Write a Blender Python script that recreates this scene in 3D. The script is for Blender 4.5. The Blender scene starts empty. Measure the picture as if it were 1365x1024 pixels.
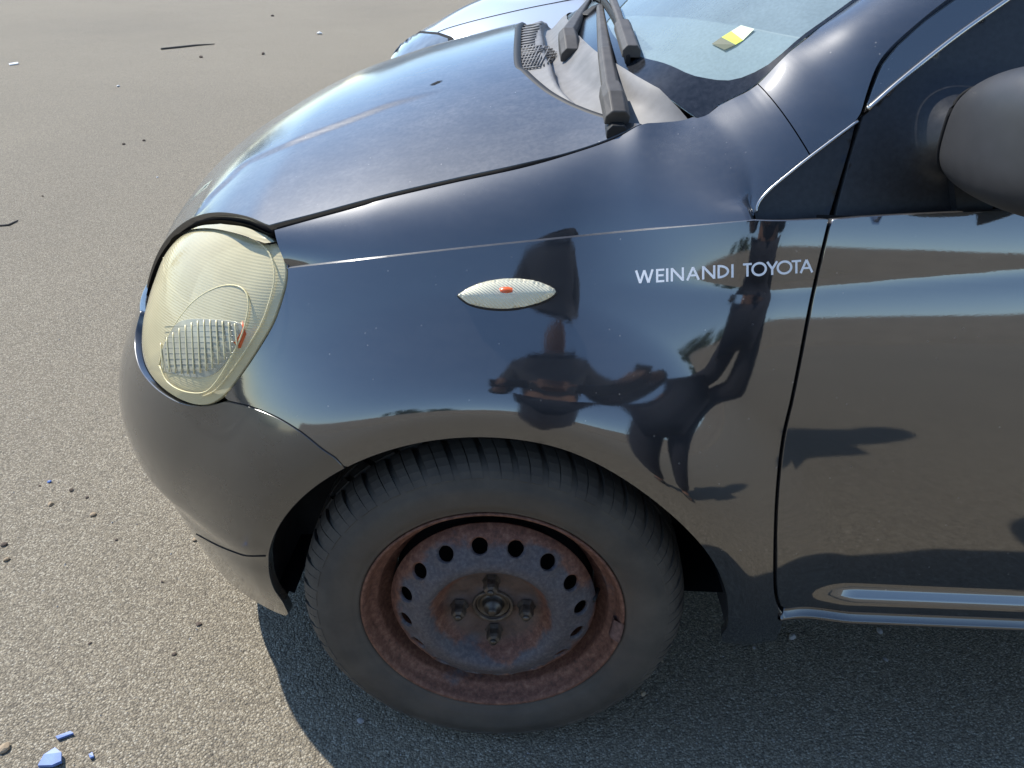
import bpy, bmesh, math, random
import numpy as np
from mathutils import Vector, Matrix
from mathutils.bvhtree import BVHTree
from mathutils.geometry import delaunay_2d_cdt

random.seed(7); np.random.seed(7)
SC = bpy.context.scene
COL = SC.collection
rad = math.radians

# ------------------------------------------------------------------ camera
PIT, YAW, ROL = rad(29.51), rad(-1.18), rad(-1.44)
CAM = np.array([.0372, -.8042, 1.1332]); FPX = 1010.0
def _axes():
    cp, sp, cy, sy = math.cos(PIT), math.sin(PIT), math.cos(YAW), math.sin(YAW)
    f = np.array([sy*cp, cy*cp, -sp]); rt = np.array([cy, -sy, 0.]); dn = np.cross(f, rt)
    c, s = math.cos(ROL), math.sin(ROL)
    return np.array([c*rt+s*dn, -s*rt+c*dn, f])
CM = _axes()
cam_d = bpy.data.cameras.new('camera'); cam_o = bpy.data.objects.new('camera', cam_d); COL.objects.link(cam_o)
m = Matrix.Identity(4)
for r_ in range(3):
    m[r_][0] = CM[0][r_]; m[r_][1] = -CM[1][r_]; m[r_][2] = -CM[2][r_]; m[r_][3] = CAM[r_]
cam_o.matrix_world = m
cam_d.sensor_fit = 'HORIZONTAL'; cam_d.sensor_width = 36.0; cam_d.lens = 36.0*FPX/1365.0
cam_d.clip_start = .01; cam_d.clip_end = 3000
SC.camera = cam_o

# ------------------------------------------------------------------ light
SUN_TO = Vector((-.65, .43, 1.0)).normalized()
elev = math.asin(SUN_TO.z)
w = bpy.data.worlds.new('World'); SC.world = w; w.use_nodes = True
wn = w.node_tree; bg = wn.nodes['Background']
sky = wn.nodes.new('ShaderNodeTexSky'); sky.sky_type = 'NISHITA'; sky.sun_disc = False
sky.sun_elevation = elev; sky.sun_rotation = math.atan2(SUN_TO.x, SUN_TO.y)
sky.air_density = 1.0; sky.dust_density = 0.0; sky.ozone_density = 3.0
wn.links.new(sky.outputs[0], bg.inputs[0]); bg.inputs[1].default_value = 0.15
sl = bpy.data.lights.new('sun', 'SUN'); sl.energy = 4.0; sl.angle = rad(.53); sl.color = (1, .955, .88)
so = bpy.data.objects.new('sun', sl); COL.objects.link(so)
so.rotation_euler = SUN_TO.to_track_quat('Z', 'Y').to_euler(); so.location = (-3, 2, 6)
SC.view_settings.view_transform = 'Standard'; SC.view_settings.look = 'None'
SC.view_settings.exposure = 0.68; SC.view_settings.gamma = 1.0

# ------------------------------------------------------------------ pixel helpers (1365 x 1024 photo)
def ray(u, v): return np.array([(u-682.5)/FPX, (v-512)/FPX, 1.]) @ CM
def at(u, v, Y=None, Z=None, X=None):
    d = ray(u, v)
    t = (Y-CAM[1])/d[1] if Y is not None else (Z-CAM[2])/d[2] if Z is not None else (X-CAM[0])/d[0]
    return CAM + t*d
def resample(pts, h, closed=False):
    P = np.array(pts, float)
    if closed: P = np.vstack([P, P[:1]])
    d = np.r_[0, np.cumsum(np.linalg.norm(np.diff(P, axis=0), axis=1))]
    n = max(2, int(round(d[-1]/h))+1)
    s = np.linspace(0, d[-1], n)
    Q = np.stack([np.interp(s, d, P[:, k]) for k in range(P.shape[1])], 1)
    return Q[:-1] if closed else Q
def crom(pts, h):
    """smooth curve (Catmull-Rom) through pts, sampled about every h"""
    P = np.array(pts, float); P = np.vstack([2*P[0]-P[1], P, 2*P[-1]-P[-2]])
    out = []
    for i in range(1, len(P)-2):
        n = max(2, int(np.linalg.norm(P[i+1]-P[i])/h)+1)
        for t in np.arange(n)/n:
            a, b, c, d = P[i-1], P[i], P[i+1], P[i+2]
            out.append(.5*((2*b)+(c-a)*t+(2*a-5*b+4*c-d)*t*t+(3*b-3*c+d-a)*t**3))
    out.append(P[-2]); return np.array(out)
def sstep(a, b, x):
    t = np.clip((np.asarray(x, float)-a)/(b-a), 0, 1); return t*t*(3-2*t)
def softp(t, k): return k*np.logaddexp(0, np.asarray(t, float)/k)
class RBF:
    """smooth cubic radial fit of scattered (a,b)->c"""
    def __init__(s, ab, c, lam=1e-7):
        s.x = np.array(ab, float); n = len(s.x); r = np.linalg.norm(s.x[:, None]-s.x[None], axis=2)
        A = np.zeros((n+3, n+3)); A[:n, :n] = r**3+np.eye(n)*lam; A[:n, n] = 1; A[:n, n+1:] = s.x
        A[n, :n] = 1; A[n+1:, :n] = s.x.T
        s.w = np.linalg.lstsq(A, np.r_[np.array(c, float), 0, 0, 0], rcond=None)[0]
    def __call__(s, q):
        q = np.atleast_2d(q); r = np.linalg.norm(q[:, None]-s.x[None], axis=2); n = len(s.x)
        return r**3 @ s.w[:n]+s.w[n]+q @ s.w[n+1:]
def pchip(xs, ys):
    xs = np.array(xs, float); ys = np.array(ys, float); h = np.diff(xs); d = np.diff(ys)/h
    m_ = np.zeros(len(xs)); m_[0] = d[0]; m_[-1] = d[-1]
    m_[1:-1] = (d[:-1]*h[1:]+d[1:]*h[:-1])/(h[:-1]+h[1:])
    def f(x):
        x = np.asarray(x, float); i = np.clip(np.searchsorted(xs, x)-1, 0, len(xs)-2)
        t = np.clip((x-xs[i])/h[i], 0, 1)
        return ((2*t**3-3*t**2+1)*ys[i]+(t**3-2*t**2+t)*h[i]*m_[i]+(-2*t**3+3*t**2)*ys[i+1]+(t**3-t**2)*h[i]*m_[i+1])
    return f

# ------------------------------------------------------------------ materials
def lin(r, g, b):
    return tuple(((c/255)/12.92 if c <= 10 else ((c/255+.055)/1.055)**2.4) for c in (r, g, b))+(1,)
MATS = {}
class NT:
    def __init__(s, name):
        s.m = bpy.data.materials.new(name); s.m.use_nodes = True; s.t = s.m.node_tree
        s.b = s.t.nodes['Principled BSDF']; s.out = s.t.nodes['Material Output']; MATS[name] = s.m
        s._c = None
    def n(s, kind, **kw):
        x = s.t.nodes.new(kind)
        for k, v in kw.items(): setattr(x, k, v)
        return x
    def l(s, a, b): s.t.links.new(a, b)
    def co(s):
        if s._c is None: s._c = s.n('ShaderNodeTexCoord').outputs['Object']
        return s._c
    def noise(s, scale, detail=4, rough=.55, vec=None, stretch=None):
        x = s.n('ShaderNodeTexNoise'); x.inputs['Scale'].default_value = scale
        x.inputs['Detail'].default_value = detail; x.inputs['Roughness'].default_value = rough
        v = vec or s.co()
        if stretch:
            mp = s.n('ShaderNodeMapping'); mp.inputs['Scale'].default_value = stretch; s.l(v, mp.inputs[0]); v = mp.outputs[0]
        s.l(v, x.inputs['Vector']); return x.outputs['Fac']
    def vor(s, scale, feature='F1', out='Distance', rnd=1.0):
        x = s.n('ShaderNodeTexVoronoi', feature=feature); x.inputs['Scale'].default_value = scale
        x.inputs['Randomness'].default_value = rnd
        s.l(s.co(), x.inputs['Vector']); return x.outputs[out]
    def ramp(s, fac, stops):
        x = s.n('ShaderNodeValToRGB'); e = x.color_ramp.elements
        while len(e) < len(stops): e.new(.5)
        for q, (p, c) in zip(e, stops):
            q.position = p; q.color = c if len(c) == 4 else tuple(c)+(1,)
        s.l(fac, x.inputs[0]); return x.outputs[0]
    def mapr(s, fac, a, b, c, d):
        x = s.n('ShaderNodeMapRange'); x.clamp = True
        for i, v in enumerate((a, b, c, d)): x.inputs[i+1].default_value = v
        s.l(fac, x.inputs[0]); return x.outputs[0]
    def math(s, op, a, b=0.):
        x = s.n('ShaderNodeMath', operation=op)
        for i, v in enumerate((a, b)):
            if hasattr(v, 'is_linked'): s.l(v, x.inputs[i])
            else: x.inputs[i].default_value = v
        return x.outputs[0]
    def mix(s, fac, a, b, blend='MIX'):
        x = s.n('ShaderNodeMix', data_type='RGBA', blend_type=blend)
        for i, v in ((0, fac), (6, a), (7, b)):
            if hasattr(v, 'is_linked'): s.l(v, x.inputs[i])
            else: x.inputs[i].default_value = v if i == 0 or len(v) == 4 else tuple(v)+(1,)
        return x.outputs[2]
    def bump(s, h, strength, dist, prev=None):
        x = s.n('ShaderNodeBump'); x.inputs['Strength'].default_value = strength; x.inputs['Distance'].default_value = dist
        s.l(h, x.inputs['Height'])
        if prev is not None: s.l(prev, x.inputs['Normal'])
        return x.outputs[0]
    def set(s, **kw):
        for k, v in kw.items():
            i = s.b.inputs[k]
            if hasattr(v, 'is_linked'): s.l(v, i)
            else: i.default_value = v if not (isinstance(v, tuple) and len(v) == 3) else v+(1,)
        return s

def plain(name, col, rough=.5, spec=.5, metal=0., noise=0., nscale=60, bump=0.):
    k = NT(name)
    if noise:
        f = k.noise(nscale, 5)
        k.set(**{'Base Color': k.mix(k.mapr(f, .3, .7, 0, 1), tuple(c*(1-noise) for c in col), tuple(min(1, c*(1+noise)) for c in col))})
        if bump: k.set(Normal=k.bump(f, bump, .002))
    else: k.set(**{'Base Color': tuple(col)})
    k.set(Roughness=rough, Metallic=metal, **{'Specular IOR Level': spec})
    return k.m

def mat_paint(name='black_paint', dust=.035, coat_r=.03, dirt_col=(.36, .33, .29), ior=2.35, speck=.5, fine=(.65, 1.3)):
    k = NT(name)
    up = k.n('ShaderNodeSeparateXYZ'); geo = k.n('ShaderNodeNewGeometry'); k.l(geo.outputs['Normal'], up.inputs[0])
    n1 = k.noise(7, 6, .6); n2 = k.noise(160, 3, .6); n3 = k.noise(38, 5, .65, stretch=(.35, 1, 1.8))
    spk = k.mapr(k.vor(70), .04, .085, 1, 0)
    pick = k.mapr(k.noise(23, 2), .52, .6, 0, 1)
    d = k.math('MULTIPLY', k.mapr(n1, .3, .75, .6, 1.35), k.mapr(n2, .3, .75, *fine))
    d = k.math('MULTIPLY', d, k.mapr(n3, .35, .7, .65, 1.35))
    d = k.math('MULTIPLY', d, dust)
    d = k.math('MULTIPLY', d, k.mapr(up.outputs[2], .30, .95, .8, 18.0))
    d = k.math('ADD', d, k.math('MULTIPLY', k.math('MULTIPLY', spk, pick), speck))
    k.set(**{'Base Color': k.mix(d, (.0045, .0055, .0085), dirt_col), 'Roughness': .42, 'Specular IOR Level': .35,
             'Coat Weight': 1.0, 'Coat IOR': ior})
    k.set(**{'Coat Roughness': k.mapr(n1, .25, .8, coat_r*.8, coat_r*1.6)})
    peel = k.bump(k.noise(420, 2), .02, .0006)
    wave = k.bump(k.noise(9, 2), .035, .004, peel)
    k.set(**{'Coat Normal': wave, 'Normal': wave})
    return k.m

mat_paint(dust=.006, coat_r=.04)
mat_paint('bonnet_paint', dust=.0078, coat_r=.115, ior=1.8, speck=.8, fine=(.5, 1.5))
def mat_bumper():
    k = NT('bumper_satin'); n = k.noise(9, 6); n2 = k.noise(260, 3)
    k.set(**{'Base Color': k.mix(k.mapr(n, .3, .75, 0, 1), (.010, .010, .011), (.022, .0215, .021)), 'Specular IOR Level': .6,
             'Roughness': k.mapr(n, .3, .7, .22, .36), 'Coat Weight': 1.0, 'Coat Roughness': .10, 'Coat IOR': 1.8})
    k.set(Normal=k.bump(n2, .04, .001)); return k.m
mat_bumper()
def mat_asphalt():
    k = NT('asphalt')
    big = k.noise(.9, 5, .6); mid = k.noise(6, 5, .6); fine = k.noise(210, 4, .7); grain = k.vor(290); gcol = k.vor(290, out='Color')
    g2 = k.vor(95); pit = k.noise(70, 4, .65)
    sx = k.n('ShaderNodeSeparateColor'); k.l(gcol, sx.inputs[0])
    base = k.mix(k.mapr(big, .35, .65, 0, 1), (.255, .218, .152), (.305, .262, .188))
    base = k.mix(k.mapr(mid, .35, .7, 0, .5), base, (.335, .288, .208))
    stone = k.ramp(sx.outputs[0], [(0, (.105, .09, .068)), (.3, (.235, .20, .145)), (.75, (.36, .31, .225)), (1, (.58, .53, .42))])
    base = k.mix(.68, base, stone)
    base = k.mix(k.mapr(grain, .36, .64, 0, .5), base, (.085, .074, .06))
    base = k.mix(k.mapr(pit, .60, .72, 0, .7), base, (.06, .055, .05))
    base = k.mix(k.mapr(k.noise(.35, 3, .5, stretch=(1, .4, 1)), .45, .7, 0, .22), base, (.12, .105, .085))
    k.set(**{'Base Color': base, 'Roughness': .88, 'Specular IOR Level': .3})
    h = k.math('ADD', k.math('MULTIPLY', grain, -.9), k.math('MULTIPLY', fine, .6))
    h = k.math('ADD', h, k.math('MULTIPLY', pit, -1.0))
    k.set(Normal=k.bump(h, .75, .0045)); return k.m
mat_asphalt()
def mat_rubber():
    k = NT('tyre_rubber'); n = k.noise(14, 6, .6); f = k.noise(190, 4, .6)
    c = k.mix(k.mapr(n, .35, .7, 0, 1), (.052, .047, .041), (.095, .084, .069))
    c = k.mix(k.mapr(f, .62, .75, 0, .5), c, (.07, .06, .05))
    s_ = k.n('ShaderNodeSeparateXYZ'); k.l(k.co(), s_.inputs[0])
    r = k.math('SQRT', k.math('ADD', k.math('POWER', s_.outputs[0], 2.), k.math('POWER', s_.outputs[2], 2.)))
    dirt = k.math('MULTIPLY', k.mapr(r, .198, .245, 1, .12), k.mapr(k.noise(9, 5), .35, .65, .15, .8))
    c = k.mix(dirt, c, (.115, .086, .064))
    k.set(**{'Base Color': c, 'Roughness': .72, 'Specular IOR Level': .35, 'Normal': k.bump(f, .25, .001)}); return k.m
mat_rubber()
def mat_rust():
    k = NT('rusty_steel'); n = k.noise(11, 7, .62); n2 = k.noise(120, 7, .7); n3 = k.noise(190, 4, .6)
    geo = k.n('ShaderNodeNewGeometry'); s = k.n('ShaderNodeSeparateXYZ'); k.l(k.co(), s.inputs[0])
    r = k.math('SQRT', k.math('ADD', k.math('POWER', s.outputs[0], 2.), k.math('POWER', s.outputs[2], 2.)))
    rust = k.ramp(n2, [(.30, (.066, .031, .022)), (.5, (.160, .070, .045)), (.70, (.26, .135, .088))])
    paint = k.mix(k.mapr(n3, .4, .7, 0, 1), (.062, .066, .076), (.125, .122, .126))
    ring = k.math('SUBTRACT', k.mapr(r, .078, .096, 0, 1), k.mapr(r, .125, .160, 0, 1))
    f = k.math('ADD', k.math('MULTIPLY', ring, .75), k.math('MULTIPLY', k.math('SUBTRACT', n, .5), 2.2))
    c = k.mix(k.mapr(f, .28, .5, 0, .85), rust, paint)
    inn = k.mapr(r, .066, .078, .7, 0); c = k.mix(inn, c, (.095, .078, .066))
    k.set(**{'Base Color': c, 'Roughness': .62, 'Specular IOR Level': .4, 'Metallic': .1, 'Normal': k.bump(n2, .35, .0015)}); return k.m
mat_rust()
def mat_hazy(name, tint, haze, rough=.12, bump=None):
    k = NT(name); n = k.noise(10, 5)
    k.set(**{'Base Color': tint, 'Roughness': rough, 'Specular IOR Level': .6, 'Coat Weight': .6, 'Coat Roughness': .05})
    if bump: k.set(Normal=bump(k))
    tr = k.n('ShaderNodeBsdfTransparent'); tr.inputs[0].default_value = (.97, .95, .86, 1)
    mx = k.n('ShaderNodeMixShader'); k.l(k.mapr(n, .3, .7, haze-.06, haze+.06), mx.inputs[0]); k.l(tr.outputs[0], mx.inputs[1]); k.l(k.b.outputs[0], mx.inputs[2])
    k.l(mx.outputs[0], k.out.inputs[0]); return k.m
def lens_bump(k):
    wv = k.n('ShaderNodeTexWave', wave_type='BANDS', bands_direction='Z'); wv.inputs['Scale'].default_value = 95; wv.inputs['Distortion'].default_value = .6
    k.l(k.co(), wv.inputs[0]); return k.bump(wv.outputs[1], .22, .0008)
mat_hazy('lens_yellowed', (.88, .775, .47), .66, .14, lens_bump)
plain('lens_grey', (.40, .39, .30), .16, .6, noise=.1, nscale=90)
def marker_bump(k):
    wv = k.n('ShaderNodeTexWave', wave_type='BANDS', bands_direction='DIAGONAL'); wv.inputs['Scale'].default_value = 130; wv.inputs['Distortion'].default_value = .3
    k.l(k.co(), wv.inputs[0]); return k.bump(wv.outputs[1], .6, .001)
mat_hazy('marker_lens', (.95, .89, .66), .84, .12, marker_bump)
def mat_glass():
    k = NT('dusty_sky_glass'); n = k.noise(5, 6); n2 = k.noise(240, 3)
    fr = k.n('ShaderNodeFresnel'); fr.inputs[0].default_value = 1.5
    tr = k.n('ShaderNodeBsdfTransparent'); tr.inputs[0].default_value = (.80, .92, .90, 1)
    gl = k.n('ShaderNodeBsdfGlossy'); gl.inputs['Roughness'].default_value = .05
    df = k.n('ShaderNodeBsdfDiffuse'); df.inputs[0].default_value = (.50, .64, .68, 1)  # blue diffuse paints the sky reflection in with the dust film
    a = k.n('ShaderNodeMixShader'); k.l(k.math('MULTIPLY', k.mapr(n, .3, .7, .34, .50), k.mapr(n2, .3, .7, .92, 1.08)), a.inputs[0]); k.l(tr.outputs[0], a.inputs[1]); k.l(df.outputs[0], a.inputs[2])
    b = k.n('ShaderNodeMixShader'); k.l(fr.outputs[0], b.inputs[0]); k.l(a.outputs[0], b.inputs[1]); k.l(gl.outputs[0], b.inputs[2])
    k.l(b.outputs[0], k.out.inputs[0]); return k.m
mat_glass()
plain('window_dark', (.01, .012, .015), .05, .6)
plain('frit_black', (.016, .017, .020), .16, .7, noise=.5, nscale=160)
plain('black_trim', (.020, .020, .021), .42, .55, noise=.3, nscale=180, bump=.08)
plain('dull_black', (.010, .010, .011), .8, .2)
plain('cowl_plastic', (.185, .18, .175), .55, .4, noise=.16, nscale=40, bump=.04); plain('liner_grey', (.032, .032, .033), .75, .3, noise=.3, nscale=20)
plain('wiper_plastic', (.085, .077, .069), .58, .4, noise=.25, nscale=40)
plain('rubber_black', (.014, .014, .014), .6, .4)
plain('chrome_edge', (.55, .54, .52), .22, .5, metal=.9)
plain('reflector_silver', (.74, .72, .64), .3, .5, metal=.35, noise=.05, nscale=30)
plain('lamp_inner', (.72, .69, .55), .4, .5)
plain('rib_cream', (.80, .70, .40), .3, .5); plain('flute_grey', (.45, .45, .40), .35, .5); plain('indicator_grey', (.13, .135, .12), .3, .5)
plain('mirror_plastic', (.038, .038, .040), .45, .5, noise=.1, nscale=60, bump=.03)
plain('amber', (.72, .13, .035), .25, .6)
plain('vinyl_white', (.92, .93, .95), .45, .4)
plain('dash_grey', (.20, .21, .20), .75, .3, noise=.1, nscale=120)
plain('steel_dark', (.10, .085, .07), .45, .5, metal=.8, noise=.4, nscale=60)
plain('nut_steel', (.10, .075, .055), .5, .5, metal=.5, noise=.5, nscale=120)
plain('balance_lead', (.15, .085, .07), .6, .4, noise=.4, nscale=150)
plain('sticker_lime', (.55, .70, .06), .5, .4); plain('sticker_dark', (.05, .07, .03), .5, .4); plain('sticker_pale', (.55, .62, .45), .5, .4)
mat_paint_s = NT('silver_paint').set(**{'Base Color': (.62, .66, .70), 'Metallic': .4, 'Roughness': .34, 'Coat Weight': 1.0, 'Coat Roughness': .04}).m

# ------------------------------------------------------------------ mesh helpers
def link(name, me, mat, parent):
    o = bpy.data.objects.new(name, me); COL.objects.link(o)
    if mat and not me.materials: me.materials.append(MATS[mat])
    if parent is not None: o.parent = parent
    return o
def mk(name, vf, mat, parent=None, smooth=True, mirror=False):
    v, f = vf; v = [tuple(map(float, q)) for q in v]; f = [tuple(int(i) for i in q) for q in f]
    if mirror:
        n = len(v); v = v+[(x, 2*YC-y, z) for x, y, z in v]; f = f+[tuple(i+n for i in q[::-1]) for q in f]
    me = bpy.data.meshes.new(name); me.from_pydata(v, [], f); me.update()
    if smooth: me.polygons.foreach_set('use_smooth', [True]*len(me.polygons))
    return link(name, me, mat, parent)
def mirrored(o, parent=None):
    me = o.data.copy()
    co = np.zeros(len(me.vertices)*3); me.vertices.foreach_get('co', co); co = co.reshape(-1, 3); co[:, 1] = 2*YC-co[:, 1]
    me.vertices.foreach_set('co', co.ravel()); me.flip_normals(); me.update()
    c = bpy.data.objects.new(o.name.split('.')[0], me); COL.objects.link(c); c.parent = parent if parent is not None else o.parent
    return c
def merge(parts):
    V, Fc = [], []
    for v, f in parts:
        n = len(V); V += [tuple(map(float, q)) for q in v]; Fc += [tuple(int(i)+n for i in q) for q in f]
    return V, Fc
def inpoly(P, poly):
    x, y = P[:, 0], P[:, 1]; ins = np.zeros(len(P), bool); a = np.array(poly); b = np.roll(a, -1, 0)
    for (x1, y1), (x2, y2) in zip(a, b):
        if y1 == y2: continue
        c = ((y1 > y) != (y2 > y)) & (x < (x2-x1)*(y-y1)/(y2-y1)+x1); ins ^= c
    return ins
def panel(loop, lift, h=.007, flange=.012, holes=(), bevel=.0012, outward=None):
    """triangulate a 2-D outline (with holes), lift it on to a surface, give it a rolled edge"""
    loops = [resample(loop, h, True)]+[resample(q, h*.6, True) for q in holes]
    B = np.vstack(loops); lo, hi = B.min(0), B.max(0)
    gx, gy = np.meshgrid(np.arange(lo[0], hi[0], h), np.arange(lo[1], hi[1], h*.87))
    gx[1::2] += h/2
    G = np.stack([gx.ravel(), gy.ravel()], 1)
    G = G[inpoly(G, loops[0])]
    for q in loops[1:]: G = G[~inpoly(G, q)]
    if len(G):
        keep = np.ones(len(G), bool)
        for i in range(0, len(G), 2000):
            keep[i:i+2000] = np.min(np.linalg.norm(G[i:i+2000, None]-B[None], axis=2), axis=1) > h*.55
        G = G[keep]
    pts = np.vstack([B, G]); E = []; s = 0
    for q in loops:
        n = len(q); E += [(s+i, s+(i+1) % n) for i in range(n)]; s += n
    r = delaunay_2d_cdt([Vector(map(float, p)) for p in pts], E, [], 0, 1e-7)
    V2 = np.array([tuple(p) for p in r[0]]); T = np.array([f for f in r[2] if len(f) == 3])
    c = V2[T].mean(1); k = inpoly(c, loops[0])
    for q in loops[1:]: k &= ~inpoly(c, q)
    T = T[k]
    V = lift(V2)
    N = np.zeros_like(V); fn = np.cross(V[T[:, 1]]-V[T[:, 0]], V[T[:, 2]]-V[T[:, 0]])
    ref = outward if outward is not None else np.array([0, -1, .3])
    if (fn @ ref).sum() < 0: T = T[:, ::-1]; fn = -fn
    for j in range(3): np.add.at(N, T[:, j], fn)
    N /= np.linalg.norm(N, axis=1)[:, None]+1e-12
    faces = [tuple(t) for t in T]
    if flange:
        ec = {}
        for t in T:
            for a, b in ((t[0], t[1]), (t[1], t[2]), (t[2], t[0])): ec[(a, b)] = 1
        be = [e for e in ec if (e[1], e[0]) not in ec]
        out = {}
        for a, b in be:
            o = np.cross(V[b]-V[a], (N[a]+N[b])/2); o /= np.linalg.norm(o)+1e-12
            for q in (a, b): out[q] = out.get(q, 0)+o
        idx = {}; VV = [V]; base = len(V); ring = []
        for q in out:
            o = out[q]/(np.linalg.norm(out[q])+1e-12); idx[q] = base+len(ring)
            ring += [V[q], V[q]+o*bevel-N[q]*bevel, V[q]+o*bevel-N[q]*flange]
        V = np.vstack([V, np.array(ring)])
        for a, b in be:
            i, j = idx[a], idx[b]
            for s_ in range(2): faces.append((i+s_, i+s_+1, j+s_+1, j+s_))
    return V, faces
def grid(P):
    """quads over an (n,m,3) array"""
    n, m_ = P.shape[:2]
    return P.reshape(-1, 3), [(i*m_+j, (i+1)*m_+j, (i+1)*m_+j+1, i*m_+j+1) for i in range(n-1) for j in range(m_-1)]
def lathe(prof, n=96, c=(0, 0, 0), closed=False):
    """prof: (r, y) turned round the Y axis"""
    pr = np.array(prof, float); k = len(pr); V = []; Fc = []
    for i in range(n):
        a = 2*math.pi*i/n
        for r, y in pr: V.append((c[0]+r*math.cos(a), c[1]+y, c[2]+r*math.sin(a)))
    for i in range(n):
        for j in range(k if closed else k-1):
            j2 = (j+1) % k; i2 = (i+1) % n
            Fc.append((i*k+j, i*k+j2, i2*k+j2, i2*k+j))
    return V, Fc
def box(x0, x1, y0, y1, z0, z1):
    v = [(x, y, z) for x in (x0, x1) for y in (y0, y1) for z in (z0, z1)]
    return v, [(0, 1, 3, 2), (4, 6, 7, 5), (0, 4, 5, 1), (2, 3, 7, 6), (0, 2, 6, 4), (1, 5, 7, 3)]
def tube(path, r, n=8, cap=True):
    P = np.array(path, float); R_ = np.full(len(P), r) if np.isscalar(r) else np.array(r); V = []; Fc = []
    up = np.array([0, 0, 1.])
    for i, p in enumerate(P):
        t = P[min(i+1, len(P)-1)]-P[max(i-1, 0)]; t /= np.linalg.norm(t)+1e-12
        a = np.cross(t, up if abs(t[2]) < .95 else np.array([1., 0, 0])); a /= np.linalg.norm(a); b = np.cross(t, a)
        for j in range(n):
            q = 2*math.pi*j/n; V.append(p+R_[i]*(math.cos(q)*a+math.sin(q)*b))
    for i in range(len(P)-1):
        for j in range(n): Fc.append((i*n+j, (i+1)*n+j, (i+1)*n+(j+1) % n, i*n+(j+1) % n))
    if cap: Fc += [tuple(range(n)), tuple(range((len(P)-1)*n, len(P)*n))[::-1]]
    return V, Fc
def prism(poly3, d):
    """closed solid: polygon (k,3) pushed along vector d"""
    P = np.array(poly3, float); k = len(P); V = np.vstack([P, P+np.array(d)])
    return V, [tuple(range(k))[::-1], tuple(range(k, 2*k))]+[(i, (i+1) % k, k+(i+1) % k, k+i) for i in range(k)]
def bevel_obj(o, w_, seg=2):
    md = o.modifiers.new('b', 'BEVEL'); md.width = w_; md.segments = seg; md.limit_method = 'ANGLE'; md.angle_limit = rad(35)
def thing(name, label, cat, loc=(0, 0, 0), group=None):
    o = bpy.data.objects.new(name, None); COL.objects.link(o); o.location = loc; o.empty_display_size = .1
    o['label'] = label; o['category'] = cat
    if group: o['group'] = group
    return o
def tag(o, label, cat, group=None):
    o['label'] = label; o['category'] = cat
    if group: o['group'] = group
    return o

# ------------------------------------------------------------------ ground
YC = .805                                   # car centre line; Y = 0 is the wheel's outer rim plane, X = 0 the front axle
gnd = mk('ground', ([(-150, -150, 0), (150, -150, 0), (150, 150, 0), (-150, 150, 0)], [(0, 1, 2, 3)]), 'asphalt', smooth=False)
gnd['kind'] = 'structure'

# ------------------------------------------------------------------ the body side as one smooth surface S(p, z)
XC = .10
aZ = pchip([.10, .18, .24, .32, .360, .378, .42, .47, .53, .58, .63, .70, .76, .81, .86, .92],
           [.735, .75, .765, .787, .801, .817, .827, .826, .807, .779, .752, .72, .68, .625, .56, .47])
_z = np.linspace(.08, 1.05, 800)
_t = np.interp(_z, [.08, .20, .33, .355, .378, .383, .396, .401, .48, .55, .62, .70, .76, .82, .90, 1.05],
               [-30, -20, -12, -10, -8, 36, 36, -11, -7.5, -3, 1.5, 4.5, 6, 7, 16, 16])
_y = np.r_[0, np.cumsum(np.tan(np.radians((_t[1:]+_t[:-1])/2))*np.diff(_z))]
_y += -.026-np.interp(.52, _z, _y)
profY0 = pchip(_z[::6], _y[::6])
_zf = [.08, .20, .29, .46, .54, .62, .70, .76, .82, .90, 1.05]
_tf = np.interp(_z, _zf, [-24, -14, -9, -4, 2, 12, 21, 24, 25, 24, 24])
_yf = np.r_[0, np.cumsum(np.tan(np.radians((_tf[1:]+_tf[:-1])/2))*np.diff(_z))]; _yf += -.026-np.interp(.52, _z, _yf)
profYf = pchip(_z[::6], _yf[::6])
_td = np.interp(_z, _zf, [-24, -16, -13, -8.5, -3.5, 1.5, 4.5, 6, 7, 16, 16])
_yd = np.r_[0, np.cumsum(np.tan(np.radians((_td[1:]+_td[:-1])/2))*np.diff(_z))]; _yd += -.026-np.interp(.52, _z, _yd)
profYd = pchip(_z[::6], _yd[::6])
def crease_z(X): return np.interp(X, [.08, .163, .26, .358, .455, .578, 1.5, 3], [.785, .798, .813, .8235, .833, .8435, .915, 1.0])
ARX, ARZ, ARR = 0.0, .285, .335
def sideY(X, Z):
    b = sstep(.42, .50, X); c = sstep(.08, .32, X); Y = profYf(Z)*(1-c)+(profYd(Z)*(1-b)+profY0(Z)*b)*c
    k = .21*sstep(.06, .26, X); t = softp(crease_z(X)-Z, .003)
    Y = Y-k*.10*(1-np.exp(-t/.10))+k*.10*.55*sstep(.0, .3, X)*0
    for ax in (ARX, 2.37):
        r = np.hypot(X-ax, Z-ARZ)
        e = .022*sstep(.50, .362, r)-softp(.362-r, .002)*.20
        Y = Y-e*sstep(.16, .34, Z)
    return Y
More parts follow.
